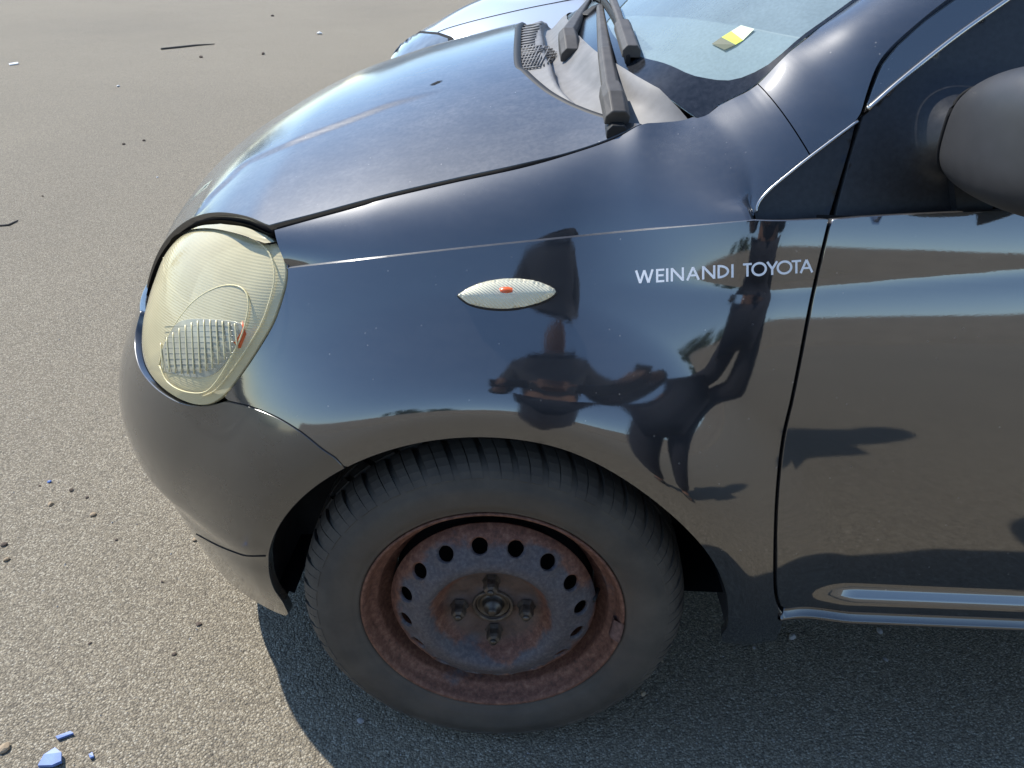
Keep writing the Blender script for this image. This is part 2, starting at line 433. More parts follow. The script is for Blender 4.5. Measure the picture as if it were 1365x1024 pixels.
# plan curve: |x/a|^3+|y/b|^3 = 1 ahead of XC
_q = np.r_[np.linspace(0, .9, 200), 1-(1-np.linspace(.9, 1, 200)[1:])**1.0]
_q = np.unique(np.r_[_q, 1-np.geomspace(.1, 1e-6, 300)]); _q[-1] = 1.0
_arc = np.r_[0, np.cumsum(np.hypot(np.diff(.81*_q), np.diff(.83*(1-np.clip(1-_q**3, 0, 1)**(1/3)))))]
PNOSE = -_arc[-1]
_arc2 = np.r_[0, np.cumsum(np.hypot(np.diff(.50*_q), np.diff(.83*(1-np.clip(1-_q**3, 0, 1)**(1/3)))))]
PR = 2.35; PREAR = PR+_arc2[-1]
def S(pz):
    pz = np.atleast_2d(pz); p, z = pz[:, 0], pz[:, 1]
    q = np.interp(-p, _arc, _q); a = aZ(z)
    X = np.where(p < 0, XC-a*q, XC+p)
    Y0 = sideY(X, z)
    Y = np.where(p < 0, YC-(YC-Y0)*np.clip(1-q**3, 0, 1)**(1/3), Y0)
    q2 = np.interp(p-PR, _arc2, _q)
    X = np.where(p > PR, XC+PR+.50*q2, X)
    Y = np.where(p > PR, YC-(YC-sideY(np.full_like(X, XC+PR), z))*np.clip(1-q2**3, 0, 1)**(1/3), Y)
    return np.stack([X, Y, z], 1)
def S_inv(X, z): 
    q = (XC-X)/float(aZ(z)); return X-XC if X >= XC else -float(np.interp(q, _q, _arc))
_ps = np.linspace(PNOSE+.0005, 1.6, 520); _zs = np.linspace(.1, 1.0, 260)
_pp, _zz = np.meshgrid(_ps, _zs, indexing='ij')
_sv, _sf = grid(S(np.stack([_pp.ravel(), _zz.ravel()], 1)).reshape(520, 260, 3))
BVH_S = BVHTree.FromPolygons([tuple(v) for v in _sv], _sf)
def pz(u, v):
    hit = BVH_S.ray_cast(Vector(CAM), Vector(ray(u, v)).normalized())
    if hit[0] is None: raise ValueError('miss %s %s' % (u, v))
    return (S_inv(hit[0].x, hit[0].z), hit[0].z)
def PZ(px): return [pz(*q) for q in px]
def on_S(u, v, off=0.):
    h = BVH_S.ray_cast(Vector(CAM), Vector(ray(u, v)).normalized()); n = h[1]
    if n.y > 0: n = -n
    return np.array(h[0]+n*off), np.array(n)
def arc(cx, a0, a1, n=40, r=ARR):
    """arch edge in (p, z); angles from +X, anticlockwise"""
    return [(S_inv(cx+r*math.cos(t), ARZ+r*math.sin(t)), ARZ+r*math.sin(t)) for t in np.radians(np.linspace(a0, a1, n))]

car = thing('car', 'dusty black hatchback with a yellowed headlight and rusty front wheel', 'car')

# ------------------------------------------------------------------ outlines read off the photograph
LAMP = [(295, 299), (323, 302.5), (345, 310), (360, 317), (373, 331), (380, 352), (380, 374), (373, 402), (361, 434), (339, 471),
        (320, 499), (303, 521), (292, 532), (276, 539), (254, 537), (226, 523), (204, 502), (193.4, 481), (190, 456), (193, 427),
        (200, 399), (211, 365), (223, 337), (245, 313), (267, 302)]
SHUT = [(358, 300), (420, 284), (479, 268), (511, 259.5), (603, 238), (695, 218), (757, 203), (818, 182), (854, 165)]
SEAM = [(304, 535), (336, 543), (369, 556.5), (402, 576.5), (429, 598), (447, 610)]
CREASE = [(382, 358), (480, 347), (600, 333.5), (720, 321), (840, 309), (930, 301), (1004, 294)]
DGAP = [(1107, 292), (1091, 359), (1079, 415), (1066.7, 480), (1056, 533), (1044, 587), (1037, 652), (1034, 718), (1034, 784), (1040, 810), (1047, 819)]
def inset(px, d, side=1):
    P = np.array(px, float); t = np.gradient(P, axis=0); n = np.stack([-t[:, 1], t[:, 0]], 1); n /= np.linalg.norm(n, axis=1)[:, None]
    return P+n*d*side
cr = lambda px, h=6: crom(px, h)

# ---- fender, lower (side) surface
dg = PZ(inset(cr(DGAP), 3.0, 1))               # left of the gap
lamp_r = cr(LAMP[5:14])                      # the lamp's rear edge, downwards
lampR = PZ([(q[0]+3.5, q[1]) for q in lamp_r if q[1] < 531])
seam = PZ(inset(cr(SEAM), 1.3, -1))
crs = PZ(cr(CREASE)); crs.append(pz(1104, 292.5))
ang = lambda q: math.degrees(math.atan2(q[1]-ARZ, S(np.array([q]))[0][0]))
a_front = ang(seam[-1])
zb = .262
arch = arc(0, a_front, math.degrees(math.asin((.34-ARZ)/ARR)), 60)
rear_low = [(S_inv(.336, .31), .31), (S_inv(.334, .28), .28), (S_inv(.340, zb), zb), (S_inv(.37, zb-.004), zb-.004), (S_inv(.416, zb+.008), zb+.008)]
loop = list(crs)+[q for q in dg if q[1] < crs[-1][1]-.004]+rear_low[::-1]+arch[::-1]+list(seam[::-1])+list(lampR[::-1])
low = panel(loop, S, .0065, .014)

# ---- fender shoulder: between the crease and the bonnet / windscreen edge
Ysh = lambda u: np.interp(u, [350, 480, 603, 757, 854, 880, 944, 1008, 1050, 1093, 1143, 1230], [.118, .124, .130, .134, .134, .136, .142, .146, .155, .170, .190, .228])
TOP = [(366, 307)]+[(u, v+ (8 if u < 480 else 6.5 if u < 700 else 4)) for u, v in SHUT[1:-1]]+[(854, 166.5), (880, 163.5), (912, 160), (944, 147.5), (976, 131.5), (1008, 113.7), (1050.6, 71), (1093, 37), (1143, 0), (1190, -36)]
top3 = crom([at(u, v, Y=float(Ysh(u))) for u, v in TOP], .008)
bot_s = S(np.array(PZ(cr(CREASE))))
GTILT = .38
def G(u, v, y0=.040):      # the door's upper frame: plane leaning inwards above the belt
    d = ray(u, v); t = (y0+GTILT*(CAM[2]-.90)-CAM[1])/(d[1]-GTILT*d[2]); return CAM+t*d
PIL = [(1004.5, 289), (1008, 272), (1022, 254), (1050.6, 229), (1077, 208), (1112, 182), (1143, 158), (1155, 124), (1168, 89), (1187, 63), (1226, 28), (1265, -3), (1310, -36)]
bot_p = crom([G(*q) for q in PIL], .008)
bot3 = resample(np.vstack([bot_s, bot_p]), .008)
# pair the two curves by hand-set stations, then bulge outwards
def curve_at(C, key):
    d = np.r_[0, np.cumsum(np.linalg.norm(np.diff(C, axis=0), axis=1))]; d /= d[-1]
    return np.stack([np.interp(key, d, C[:, k]) for k in range(3)], 1)
def frac(C, P):
    d = np.r_[0, np.cumsum(np.linalg.norm(np.diff(C, axis=0), axis=1))]; d /= d[-1]
    return d[np.argmin(np.linalg.norm(C-np.array(P), axis=1))]
tk = [0, frac(top3, at(603, 245, Y=.130)), frac(top3, at(854, 166.5, Y=.134)), frac(top3, at(944, 147.5, Y=.142)), frac(top3, at(1008, 113.7, Y=.146)), frac(top3, at(1093, 37, Y=.170)), 1]
bk = [0, frac(bot3, S(np.array([pz(600, 333.5)]))[0]), frac(bot3, S(np.array([pz(860, 307)]))[0]), frac(bot3, G(1006, 280)), frac(bot3, G(1077, 208)), frac(bot3, G(1168, 89)), 1]
ns, nj = 220, 22
s_ = np.linspace(0, 1, ns); kx = np.linspace(0, 1, 7)
ft, fb = pchip(kx, tk)(s_), pchip(kx, bk)(s_)
Tt, Bb = curve_at(top3, ft), curve_at(bot3, fb)
blg = np.interp(s_, [0, .17, .33, .5, .67, .83, 1], [.0045, .0065, .007, .009, .011, .012, .013])
def loft(T, B, bl, n):
    m_ = (T+B)/2; x = T-B; L = np.linalg.norm(x, axis=1)[:, None]
    d = np.cross(np.gradient(m_, axis=0), x); d /= np.linalg.norm(d, axis=1)[:, None]; d[d[:, 1] > 0] *= -1
    for _ in range(80): d[1:-1] = (d[:-2]+2*d[1:-1]+d[2:])/4
    d /= np.linalg.norm(d, axis=1)[:, None]
    c = m_+2*d*bl[:, None]; j = np.linspace(0, 1, n)[None, :, None]
    return B[:, None]*(1-j)**2+2*c[:, None]*j*(1-j)+T[:, None]*j**2
SH = loft(Tt, Bb, blg, nj)
led = np.interp(s_, [0, .05, .34, .44, .48], [1, 1, 1, .3, 0])[:, None]       # the pressed crease: a narrow ledge, then the shoulder
strip = np.stack([SH[:, 0], SH[:, 0]+led*np.array([0, .0034, .0010])], 1)[:int(ns*.47)]
SH = SH+led[:, :, None]*np.linspace(1, 0, nj)[None, :, None]*np.array([0, .0034, .0010])
wj = np.sin(np.pi*np.arange(nj+1)/nj)[None, 3:-1, None] if SH.shape[1] == nj+1 else np.sin(np.pi*np.arange(SH.shape[1])/(SH.shape[1]-1))[None, 3:-1, None]
win = np.exp(-((np.arange(ns)/ns-.45)/.055)**2)[:, None, None]
for _ in range(160):                                # fair the shoulder lengthwise
    d_ = np.zeros_like(SH); d_[1:-1] = (SH[2:]+SH[:-2])/2-SH[1:-1]; SH[:, 3:-1] += d_[:, 3:-1]*wj**2*win
i_seam = int(round(ns*.667))
def rim_down(P, d=.012, side='T'):
    """fold an edge of a loft inwards so that a gap has walls"""
    e = P[:, -1] if side == 'T' else P[:, 0]; q = e+np.array([0, .25, -1.])*d
    return grid(np.stack([e, q], 1))
sh_f = SH[:i_seam+1].copy(); sh_p = SH[i_seam:].copy()
sh_f[-1] = SH[i_seam]*.72+SH[i_seam-1]*.28; sh_p[0] = SH[i_seam]*.72+SH[i_seam+1]*.28
chp = SH[i_seam-3:i_seam+4]+np.array([0, .010, -.008])
fender = mk('fender', merge([low, grid(strip), grid(sh_f), rim_down(sh_f, .02)]), 'black_paint', car)
pil = mk('windscreen_pillar', merge([grid(sh_p), rim_down(sh_p, .02, 'T'), rim_down(sh_p, .02, 'B')]), 'black_paint', car)
mk('pillar_seam', grid(chp), 'dull_black', pil); f2 = mirrored(fender); p2 = mirrored(pil)

# ---- bonnet
bz = []
for (u, v) in SHUT: bz.append(at(u, v, Y=float(Ysh(u))+.004))
BEDGE = [(339, 291.6, .115), (314, 285, .155), (289, 283, .19), (261, 288.4, .23), (239, 301, .262), (220, 321, .292), (207.5, 343, .318), (198, 371, .342), (194.4, 386, .356)]
BEDGE = [(u, v, y+.03-.03*i/8) for i, (u, v, y) in enumerate(BEDGE)]
for u, v, y in BEDGE: bz.append(at(u, v, Y=y))
REAR = [(854, 165, .094), (818, 161, .13), (803, 156, .16), (772, 145, .22), (748, 134, .285), (720, 117, .37), (695, 95, .48), (684.6, 78.5, .59), (680.6, 55.4, .80)]
bz = np.array(bz); nse = len(SHUT)+len(BEDGE)
_e = bz[:nse][np.argsort(bz[:nse, 0])]
ex = np.r_[-.72, _e[:, 0], .30]; ey = np.r_[.42, _e[:, 1], .11]; ez = np.r_[.50, _e[:, 2], 1.03]
eY, eZ = pchip(ex, ey), pchip(ex, ez)
FEAT = None
BCX = [-.72, -.66, -.62, -.55, -.45, -.35, -.25, -.15, -.015, .15]
BCZ = [.54, .645, .717, .789, .855, .905, .941, .973, 1.010, 1.037]; BCM = 2.3
def bonnet(q):
    x, y = q[:, 0], np.abs(q[:, 1]-YC); zc = pchip(BCX, BCZ)(x)
    wv = np.clip(y/(YC-eY(x)), 0, 1.3)
    z = zc-(zc-eZ(x))*wv**BCM
    if FEAT is not None: z = z+.0035*sstep(.006, -.006, y-np.interp(x, FEAT[0], FEAT[1]))*sstep(-.08, -.22, x)     # pressed feature line, raised towards the middle
    return np.stack([q[:, 0], q[:, 1], z], 1)
def hit_bonnet(u, v):
    ys = np.arange(.05, 1.3, .002); P = np.array([at(u, v, Y=y) for y in ys]); d = P[:, 2]-bonnet(P[:, :2])[:, 2]
    k = np.where((d[:-1] > 0) & (d[1:] <= 0))[0]
    return P[k[0]] if len(k) else None
_f = np.array([hit_bonnet(*q) for q in [(263, 284), (282, 244), (328, 219), (381, 196), (457, 166), (520, 141), (585, 122)]]); _f = _f[np.argsort(_f[:, 0])]
FEAT = (np.r_[-.7, _f[:, 0], .2], np.r_[YC-_f[0, 1]-.05, YC-_f[:, 1], YC-_f[-1, 1]+.05])
bl_ = [(q[0], q[1]) for q in bz[:len(SHUT)][::-1]]+[(q[0], q[1]) for q in bz[len(SHUT):len(SHUT)+len(BEDGE)]]
sl1 = crom(bl_[:len(SHUT)], .01); sl2 = crom(bl_[len(SHUT)-1:], .008)
front = crom([bl_[-1], (-.612, .50), (-.642, .62), (-.655, YC)], .01)
def hit_bonnet(u, v):
    ys = np.arange(.05, 1.3, .002); P = np.array([at(u, v, Y=y) for y in ys]); d = P[:, 2]-bonnet(P[:, :2])[:, 2]
    k = np.where((d[:-1] > 0) & (d[1:] <= 0))[0]
    return P[k[0]] if len(k) else None
rear_pts = [tuple(bz[len(SHUT)-1][:2])]+[tuple(hit_bonnet(u, v)[:2]) for u, v, y in REAR[1:-1]]
rear_pts += [(rear_pts[-1][0]-.008, YC)]
rear = crom(rear_pts, .01)
half = np.vstack([sl1[:-1], sl2[:-1], front])            # rear corner -> lamp -> nose centre
mirr = half[::-1].copy(); mirr[:, 1] = 2*YC-mirr[:, 1]
rm = rear[::-1][1:]; rm2 = rear.copy(); rm2[:, 1] = 2*YC-rm2[:, 1]
bloop = np.vstack([half, mirr[1:], rm2[1:-1], rear[::-1][:-1]])
def cut_slot(c, dx, dy, n=10):
    return [(c[0]+dx*math.cos(t), c[1]+dy*math.sin(t)) for t in np.linspace(0, 2*math.pi, n, endpoint=False)]
slot = at(581, 111, Y=.52)
bon = mk('bonnet', panel(bloop, bonnet, .0085, .016, outward=np.array([0, -.2, 1.])), 'bonnet_paint', car)

_c = hit_bonnet(581, 111)
chipv = [np.array([_c[0]+a, _c[1]+b]) for a, b in ((-.010, -.003), (-.002, -.0065), (.011, .004), (.002, .007))]
mk('bonnet_chip', ([np.array([*q, bonnet(q[None])[0][2]+.0008]) for q in chipv], [(0, 1, 2, 3)]), 'dull_black', bon, smooth=False)
# ---- bumper
lampcut = [(187, 417), (181, 440), (179.5, 465), (187, 493), (207.5, 518), (235.6, 536), (260.6, 542), (282.5, 541), (300, 536)]
seamB = PZ(inset(cr(SEAM), 1.3, 1))
lc = PZ(cr(lampcut, 8))
archB = arc(0, ang(seamB[-1]), 180+1.0, 40)
zlip = .185
Zn = lambda p: zlip
botB = [(S_inv(-.330, .245), .245), (S_inv(-.331, .205), .205), (S_inv(-.340, .188), .188)]
pb = np.linspace(S_inv(-.36, .185), PNOSE, 30)
topn = [(p, float(np.interp(p, [PNOSE, lc[0][0]], [.600, lc[0][1]]))) for p in np.linspace(PNOSE, lc[0][0], 24)[:-1]]
bloopB = archB+botB+[(p, .185) for p in pb]+topn+list(lc)+list(seamB)
bump_ = panel(bloopB, S, .008, .014)
bumper = mk('front_bumper', bump_, 'bumper_satin', car, mirror=True)

sl_ = [on_S(u, v, .0002)[0] for u, v in cr([(262, 712), (290, 727), (315, 737), (330, 741), (354, 741)], 6)]
mk('lip_groove', tube(sl_, .0012, 6), 'dull_black', bumper)
# ---- headlight
lampb = PZ(LAMP); lc_ = np.mean(lampb, axis=0)
_LL = np.array(crom(lampb+lampb[:1], .01)); _th = np.arctan2(_LL[:, 1]-lc_[1], _LL[:, 0]-lc_[0]); _rr = np.linalg.norm(_LL-lc_, axis=1); _o = np.argsort(_th)
_th, _rr = _th[_o], _rr[_o]
def lamp_lift(off, dome=.010):
    def f(q):
        P = S(q); e = 1e-4
        n = np.cross(S(q+[e, 0])-P, S(q+[0, e])-P); n /= np.linalg.norm(n, axis=1)[:, None]; n[n[:, 1] > 0] *= -1
        d = q-lc_; r = np.linalg.norm(d, axis=1)/np.interp(np.arctan2(d[:, 1], d[:, 0]), _th, _rr, period=2*math.pi)
        return P+n*(off+dome*np.clip(1-r**5, 0, 1))[:, None]
    return f
def shrink(loop, k, c=None):
    L = np.array(loop); c = L.mean(0) if c is None else np.array(c); return c+(L-c)*k
lens = panel(crom(lampb+lampb[:1], .008)[:-1], lamp_lift(.001, .012), .007, .03, bevel=.003)
lamp = mk('headlight', lens, 'lens_yellowed', car)
back = panel(shrink(crom(lampb+lampb[:1], .008)[:-1], .985), lamp_lift(-.052, -.03), .01, 0)
mk('lamp_housing', back, 'lamp_inner', lamp)
# inside the lamp: reflector bowls, ribbed indicator window and amber bulb
def lamp_at(u, v, off):
    P, n = on_S(u, v); return P+n*off
def bowl(u, v, off, r, depth, name, mat, squash=1.0):
    c, n = on_S(u, v); c = c+n*off; fwd = Vector((-.88, -.42, .22)).normalized()
    M_ = fwd.to_track_quat('Z', 'Y').to_matrix()
    V, Fc = [], []; nr, na = 10, 40
    for i in range(nr+1):
        rr = r*i/nr
        for j in range(na):
            a = 2*math.pi*j/na; V.append(tuple(Vector(c)+M_ @ Vector((rr*math.cos(a), squash*rr*math.sin(a), depth*((i/nr)**2-1)))))
    for i in range(nr):
        for j in range(na): Fc.append((i*na+j, (i+1)*na+j, (i+1)*na+(j+1) % na, i*na+(j+1) % na))
    return mk(name, (V, Fc), mat, lamp)
bowl(258, 385, -.034, .050, .04, 'reflector', 'reflector_silver')
def ell_px(cu, cv, au, av, rot, n=40):
    c, s = math.cos(rot), math.sin(rot)
    return [(cu+au*math.cos(t)*c-av*math.sin(t)*s, cv+au*math.cos(t)*s+av*math.sin(t)*c) for t in np.linspace(0, 2*math.pi, n, endpoint=False)]
IND = [(224, 487), (230, 462), (246, 432), (268, 405), (290, 390), (312, 383), (331, 386), (340, 400), (338, 424), (330, 450), (316, 478), (296, 510), (280, 522), (254, 520), (234, 508)]
def off_lift(off):
    f0 = lamp_lift(off, .010)
    return f0
ind = panel(PZ(cr(IND+IND[:1], 8)[:-1]), off_lift(.0015), .006, .012, bevel=.002)
mk('indicator_window', ind, 'indicator_grey', lamp)
RIB = [(224, 494), (228, 468), (238, 447), (252, 430), (280, 427), (322, 430), (331, 437), (326, 455), (312, 476), (298, 494), (280, 502), (252, 500)]
mk('ribbed_glass', panel(PZ(cr(RIB+RIB[:1], 8)[:-1]), lamp_lift(.0016, .012), .006, .003, bevel=.001), 'lens_grey', lamp)
for k in range(13):                                   # upright ribs moulded in the indicator window
    u0 = 229+k*8.0; f = k/12
    v0 = 432-6*math.sin(f*math.pi)+ (26*(1-f)**3); v1 = 494+6*math.sin(f*math.pi)-8*f**3*4
    path = [lamp_at(u0+(4-8*(1-t))*.35, v0+(v1-v0)*t, .0140) for t in np.linspace(0, 1, 8)]
    mk('rib', tube(path, .0010, 6), 'rib_cream', lamp)
for k in range(9):                                    # fine cross flutes
    v0 = 436+k*7.0
    path = [lamp_at(u, v0+(u-230)*-.02, .0136) for u in np.linspace(232, 328-max(0, k-5)*9, 9)]
    mk('flute', tube(path, .00035, 5), 'lens_grey', lamp)
amb = [lamp_at(u, v, .0105) for u, v in [(318, 438), (331, 428), (334, 446), (326, 464), (318, 455)]]
mk('amber_bulb', prism(amb, np.array([.010, .016, -.004])), 'amber', lamp)
edge_ring = [lamp_at(u, v, .003) for u, v in cr(LAMP+LAMP[:1], 8)[:-1]]
ring2 = [lamp_at(*((np.array(q)-[288, 420])*.90+[288, 420]), .0085) for q in cr(LAMP[2:14], 8)]
ring4 = [lamp_at(u, v, .0125) for u, v in cr(IND+IND[:1], 6)]
mk('indicator_edge', tube(ring4, .0010, 6), 'rib_cream', lamp)
mk('lens_rim_line', tube(ring2, .0011, 6), 'lens_yellowed', lamp)
ring3 = [lamp_at(u, v, .0045) for u, v in cr([(222, 345), (224, 365), (234, 385), (248, 400), (262, 408)], 6)]
mk('lens_line', tube(ring3, .0009, 5), 'lens_yellowed', lamp)
lamp2 = mirrored(lamp); mirrored([c for c in lamp.children if c.name.startswith('lamp_housing')][0], lamp2)
# weather strip over the lamp, dark channel under the bonnet edge
edge3 = [np.array([*q, float(bonnet(np.array([q]))[0][2])]) for q in np.vstack([sl1[:-1], sl2])]
chan = np.array([[e+[0, -.004, -.010], e+[.004, .03, -.040]] for e in edge3])
mirrored(mk('bonnet_channel', grid(chan), 'dull_black', car))
chan2 = np.array([[e+np.array([-.012, -.022, -.016])*sstep(-.27, -.33, e[0])*sstep(-.60, -.46, e[0])+np.array([.012, .012, -.012])*sstep(-.46, -.56, e[0])+np.array([0, -.010, -.022])*sstep(-.33, -.27, e[0]), e+[.03, .05, -.055]] for e in edge3])
mirrored(mk('inner_wing', grid(chan2), 'dull_black', car))
# nose panel between the lamps
nose = np.array([[S(np.array([(p, z)]))[0]+[.018, 0, 0] for z in np.linspace(.59, .68, 6)] for p in np.linspace(PNOSE, lc[0][0]+.02, 24)])
mk('grille_panel', grid(nose), 'dull_black', car, mirror=True)

# ---- side marker
mc = [(611, 394), (628, 383), (652, 375), (680, 372), (708, 374), (730, 381), (741, 389), (730, 399), (708, 407), (680, 412), (650, 411), (626, 405)]
mloop = PZ(cr(mc+mc[:1], 6)[:-1]); mcen = np.mean(mloop, axis=0)
def marker_lift(q):
    P = S(q); e = 1e-4; n = np.cross(S(q+[e, 0])-P, S(q+[0, e])-P); n /= np.linalg.norm(n, axis=1)[:, None]; n[n[:, 1] > 0] *= -1
    L = np.array(mloop); d = np.array([np.min(np.linalg.norm(L-x, axis=1)) for x in q])
    return P+n*(.004+.010*np.sqrt(np.clip(1-(1-np.clip(d/.017, 0, 1))**2, 0, 1)))[:, None]
mark = mk('side_marker', panel(mloop, marker_lift, .0028, .008, bevel=.001), 'marker_lens', fender)
P, n_ = on_S(676, 392, .0102)
mkb = mk('marker_bulb', (lambda v_f: ([tuple(P+np.array(q)*[.014, .0036, .0085]) for q in v_f[0]], v_f[1]))(lathe([(0.001, -1), (.6, -.8), (1, 0), (.6, .8), (0.001, 1)], 16)), 'amber', fender)
mrk = mk('marker_base', panel(shrink(mloop, 1.02), lambda q: S(q)+[0, -.0015, 0], .004, .003), 'black_trim', fender)

# ---- lettering
def letter(ch, x0, x1):
    H_, t = 1.0, .17; W_ = (x1-x0)/17.6; out = []
    def st(x, y, X, Y, w_=t):
        a = np.array([x, y]); b = np.array([X, Y]); d = (b-a)/np.linalg.norm(b-a); n = np.array([-d[1], d[0]])*w_/2
        out.append([a-n, b-n, b+n, a+n])
    def bar(x, y, X, Y): out.append([np.array(q) for q in ((x, y), (X, y), (X, Y), (x, Y))])
    def ring(cx, cy, rx, ry, a0, a1, n=28):
        A = np.linspace(a0, a1, n)
        for p, q in zip(A[:-1], A[1:]):
            out.append([np.array((cx+r1*math.cos(s), cy+r2*math.sin(s))) for r1, r2, s in ((rx-t, ry-t, p), (rx, ry, p), (rx, ry, q), (rx-t, ry-t, q))])
    if ch == 'I': bar(0, 0, W_, 1)
    if ch == 'E': bar(0, 0, t, 1); bar(t, 0, W_, t*.9); bar(t, .44, W_*.92, .44+t*.9); bar(t, 1-t*.9, W_, 1)
    if ch == 'T': bar(0, 1-t*.9, W_, 1); bar(W_/2-t/2, 0, W_/2+t/2, 1-t*.9)
    if ch == 'N': bar(0, 0, t, 1); bar(W_-t, 0, W_, 1); st(t*.5, .96, W_-t*.5, .04)
    if ch == 'A': st(t*.45, 0, W_/2, .97); st(W_-t*.45, 0, W_/2, .97); bar(W_*.26, .28, W_*.74, .28+t*.85)
    if ch == 'W':
        for k in range(4): st(t*.45+(W_-t*.9)*k/4, (1, .03, .97, .03)[k] , t*.45+(W_-t*.9)*(k+1)/4, (.03, .97, .03, 1)[k])
    if ch == 'Y': st(t*.4, 1, W_/2, .45); st(W_-t*.4, 1, W_/2, .45); bar(W_/2-t/2, 0, W_/2+t/2, .48)
    if ch == 'O': ring(W_/2, .5, W_/2, .53, 0, 2*math.pi, 40)
    if ch == 'D': bar(0, 0, t, 1); ring(t*.6, .5, W_-t*.6, .5, -math.pi/2, math.pi/2)
    V, Fc = [], []
    for q in out:
        i = len(V)
        for a in q:
            u = x0+a[0]*17.6; v = 378-.0657*(u-854)-a[1]*17.8
            V.append(on_S(u, v, .0006)[0])
        Fc.append((i, i+1, i+2, i+3))
    return V, Fc
for ch, a, b in [('W', 846.7, 871.4), ('E', 874.7, 885.7), ('I', 888, 891.2), ('N', 894.3, 912), ('A', 914.9, 933), ('N', 936, 953.7), ('D', 956.6, 972),
                 ('I', 974.9, 978), ('T', 990.5, 1002.2), ('O', 1001.5, 1022.3), ('Y', 1021.5, 1037), ('O', 1035, 1056), ('T', 1055, 1067.6), ('A', 1065.7, 1083.8)]:
    mk('letter', letter(ch, a, b), 'vinyl_white', fender, smooth=False)

# ---- front door
BELT = [(1111, 293.5), (1150, 290), (1200, 287), (1262, 284), (1312, 282), (1362, 279)]
dgd = PZ(inset(cr(DGAP), 3.0, -1))
belt = PZ(BELT); zt = belt[-1][1]; pt = belt[-1][0]
zd = pz(1200, 818)[1]
dl = [q for q in dgd if q[1] < belt[0][1]-.004 and q[1] > zd+.004]
XR = 1.42
door_loop = belt+[(p, zt+.02*(p-pt)) for p in np.linspace(pt, XR-XC, 12)[1:]]+[(XR-XC, zd)]+[(p, zd) for p in np.linspace(XR-XC, dl[-1][0]+.012, 20)[1:]]+dl[::-1]
door = mk('front_door', panel(door_loop, S, .0075, .016), 'black_paint', car)
door2 = mirrored(door)
sill_loop = [(p, zd-.006) for p in np.linspace(dl[-1][0]+.008, XR-XC+.55, 40)]+[(p, zd-.028) for p in np.linspace(XR-XC+.55, dl[-1][0]+.002, 40)]
def sill_lift(q):
    P = S(q); z = q[:, 1]-zd
    P[:, 1] += np.interp(z, [-.03, -.024, -.020, -.016, -.012, -.006], [.004, -.004, -.007, -.007, .003, .004]); return P
mirrored(mk('sill', panel(sill_loop, sill_lift, .005, .03), 'bumper_satin', car))
jam = np.array([[S(np.array([(q[0]+dx, q[1])]))[0]+[0, .016, 0] for dx in (-.012, .03)] for q in dgd])
mirrored(mk('door_seal', grid(jam), 'dull_black', car))

# ---- upper door frame, corner trim, window (plane leaning inwards)
Gxz = lambda q: np.stack([q[:, 0], .040+GTILT*(q[:, 1]-.90), q[:, 1]], 1)
def gx(px): return [tuple(G(u, v)[[0, 2]]) for u, v in px]
FR_UP = [(1153, 149), (1165, 117), (1176, 89), (1195, 64), (1232, 30), (1274, 0)]
CHR = [(1154.5, 147.5), (1200, 107.5), (1271, 51), (1343, 0)]
fr_loop = gx(FR_UP)+[(.62, 1.195), (.78, 1.30), (.95, 1.375), (1.40, 1.40), (1.40, 1.355), (.98, 1.335), (.86, 1.29), (.70, 1.205)]+gx(CHR[::-1])
frame = mk('window_frame', panel(fr_loop, Gxz, .012, .014), 'black_paint', door)
chpath = [np.array(Gxz(np.array([q]))[0])+[0, -.004, .002] for q in gx(cr(CHR, 8))+[(.70, 1.203), (.86, 1.288)]]
mk('window_seal_strip', tube(chpath, .0026, 8), 'chrome_edge', door)
tri = gx([(1012, 300), (1006.5, 289), (1010, 272), (1024, 255), (1052, 231.5), (1078.5, 211), (1142, 163.5), (1133, 200), (1118, 250), (1103, 300)])
tri_p = mk('corner_trim', panel(tri, lambda q: Gxz(q)+[0, .004, 0], .006, .012), 'black_trim', fender)
trp = [np.array(Gxz(np.array([q]))[0])+[0, -.003, .001] for q in gx(cr([(1006.5, 284), (1010, 271), (1024, 254), (1052, 230.5), (1078.5, 209.5), (1142, 162)], 6))]
mk('trim_edge', tube(trp, .0017, 8), 'chrome_edge', fender)
sail = gx([(1112.5, 300), (1124, 255), (1138, 203), (1152, 157), (1200, 110.5), (1271, 54), (1345, 2)])+[(.70, 1.195), (.70, 1.10)]+[(.560, .955), (.545, .89)]
def sail_lift(q):
    P = Gxz(q)+[0, .003, 0]; x, z = q[:, 0], q[:, 1]
    P[:, 1] -= .040*np.exp(-(np.minimum(0, x-.498)/.034)**2)*np.exp(-(np.abs(z-.978)/.034)**2.6)*sstep(.62, .57, x); return P
sailp = mk('mirror_base', panel(sail, sail_lift, .005, .012), 'black_trim', door)
wl = [(.55, .906), (.566, .955), (.705, 1.10), (.705, 1.20), (.86, 1.288), (.985, 1.332), (1.40, 1.352), (1.40, .915)]
mk('side_window', panel(wl, lambda q: Gxz(q)+[0, .006, 0], .03, 0), 'window_dark', door)
belt_s = [S(np.array([q]))[0]+[0, .004, .006] for q in belt]+[np.array([x, .040, .905]) for x in (.8, 1.1, 1.4)]
mk('belt_seal', tube([np.array([x, .044, .908]) for x in (.62, .8, 1.1, 1.4)], .005, 8), 'rubber_black', door)
bs2 = [S(np.array([q]))[0]+[0, .006, .004] for q in PZ(cr([(1013, 294.5), (1060, 293.6), (1104, 293)], 10))]
for c in list(door.children):
    if c.name.split('.')[0] in ('window_frame', 'side_window', 'mirror_base'): mirrored(c, door2)

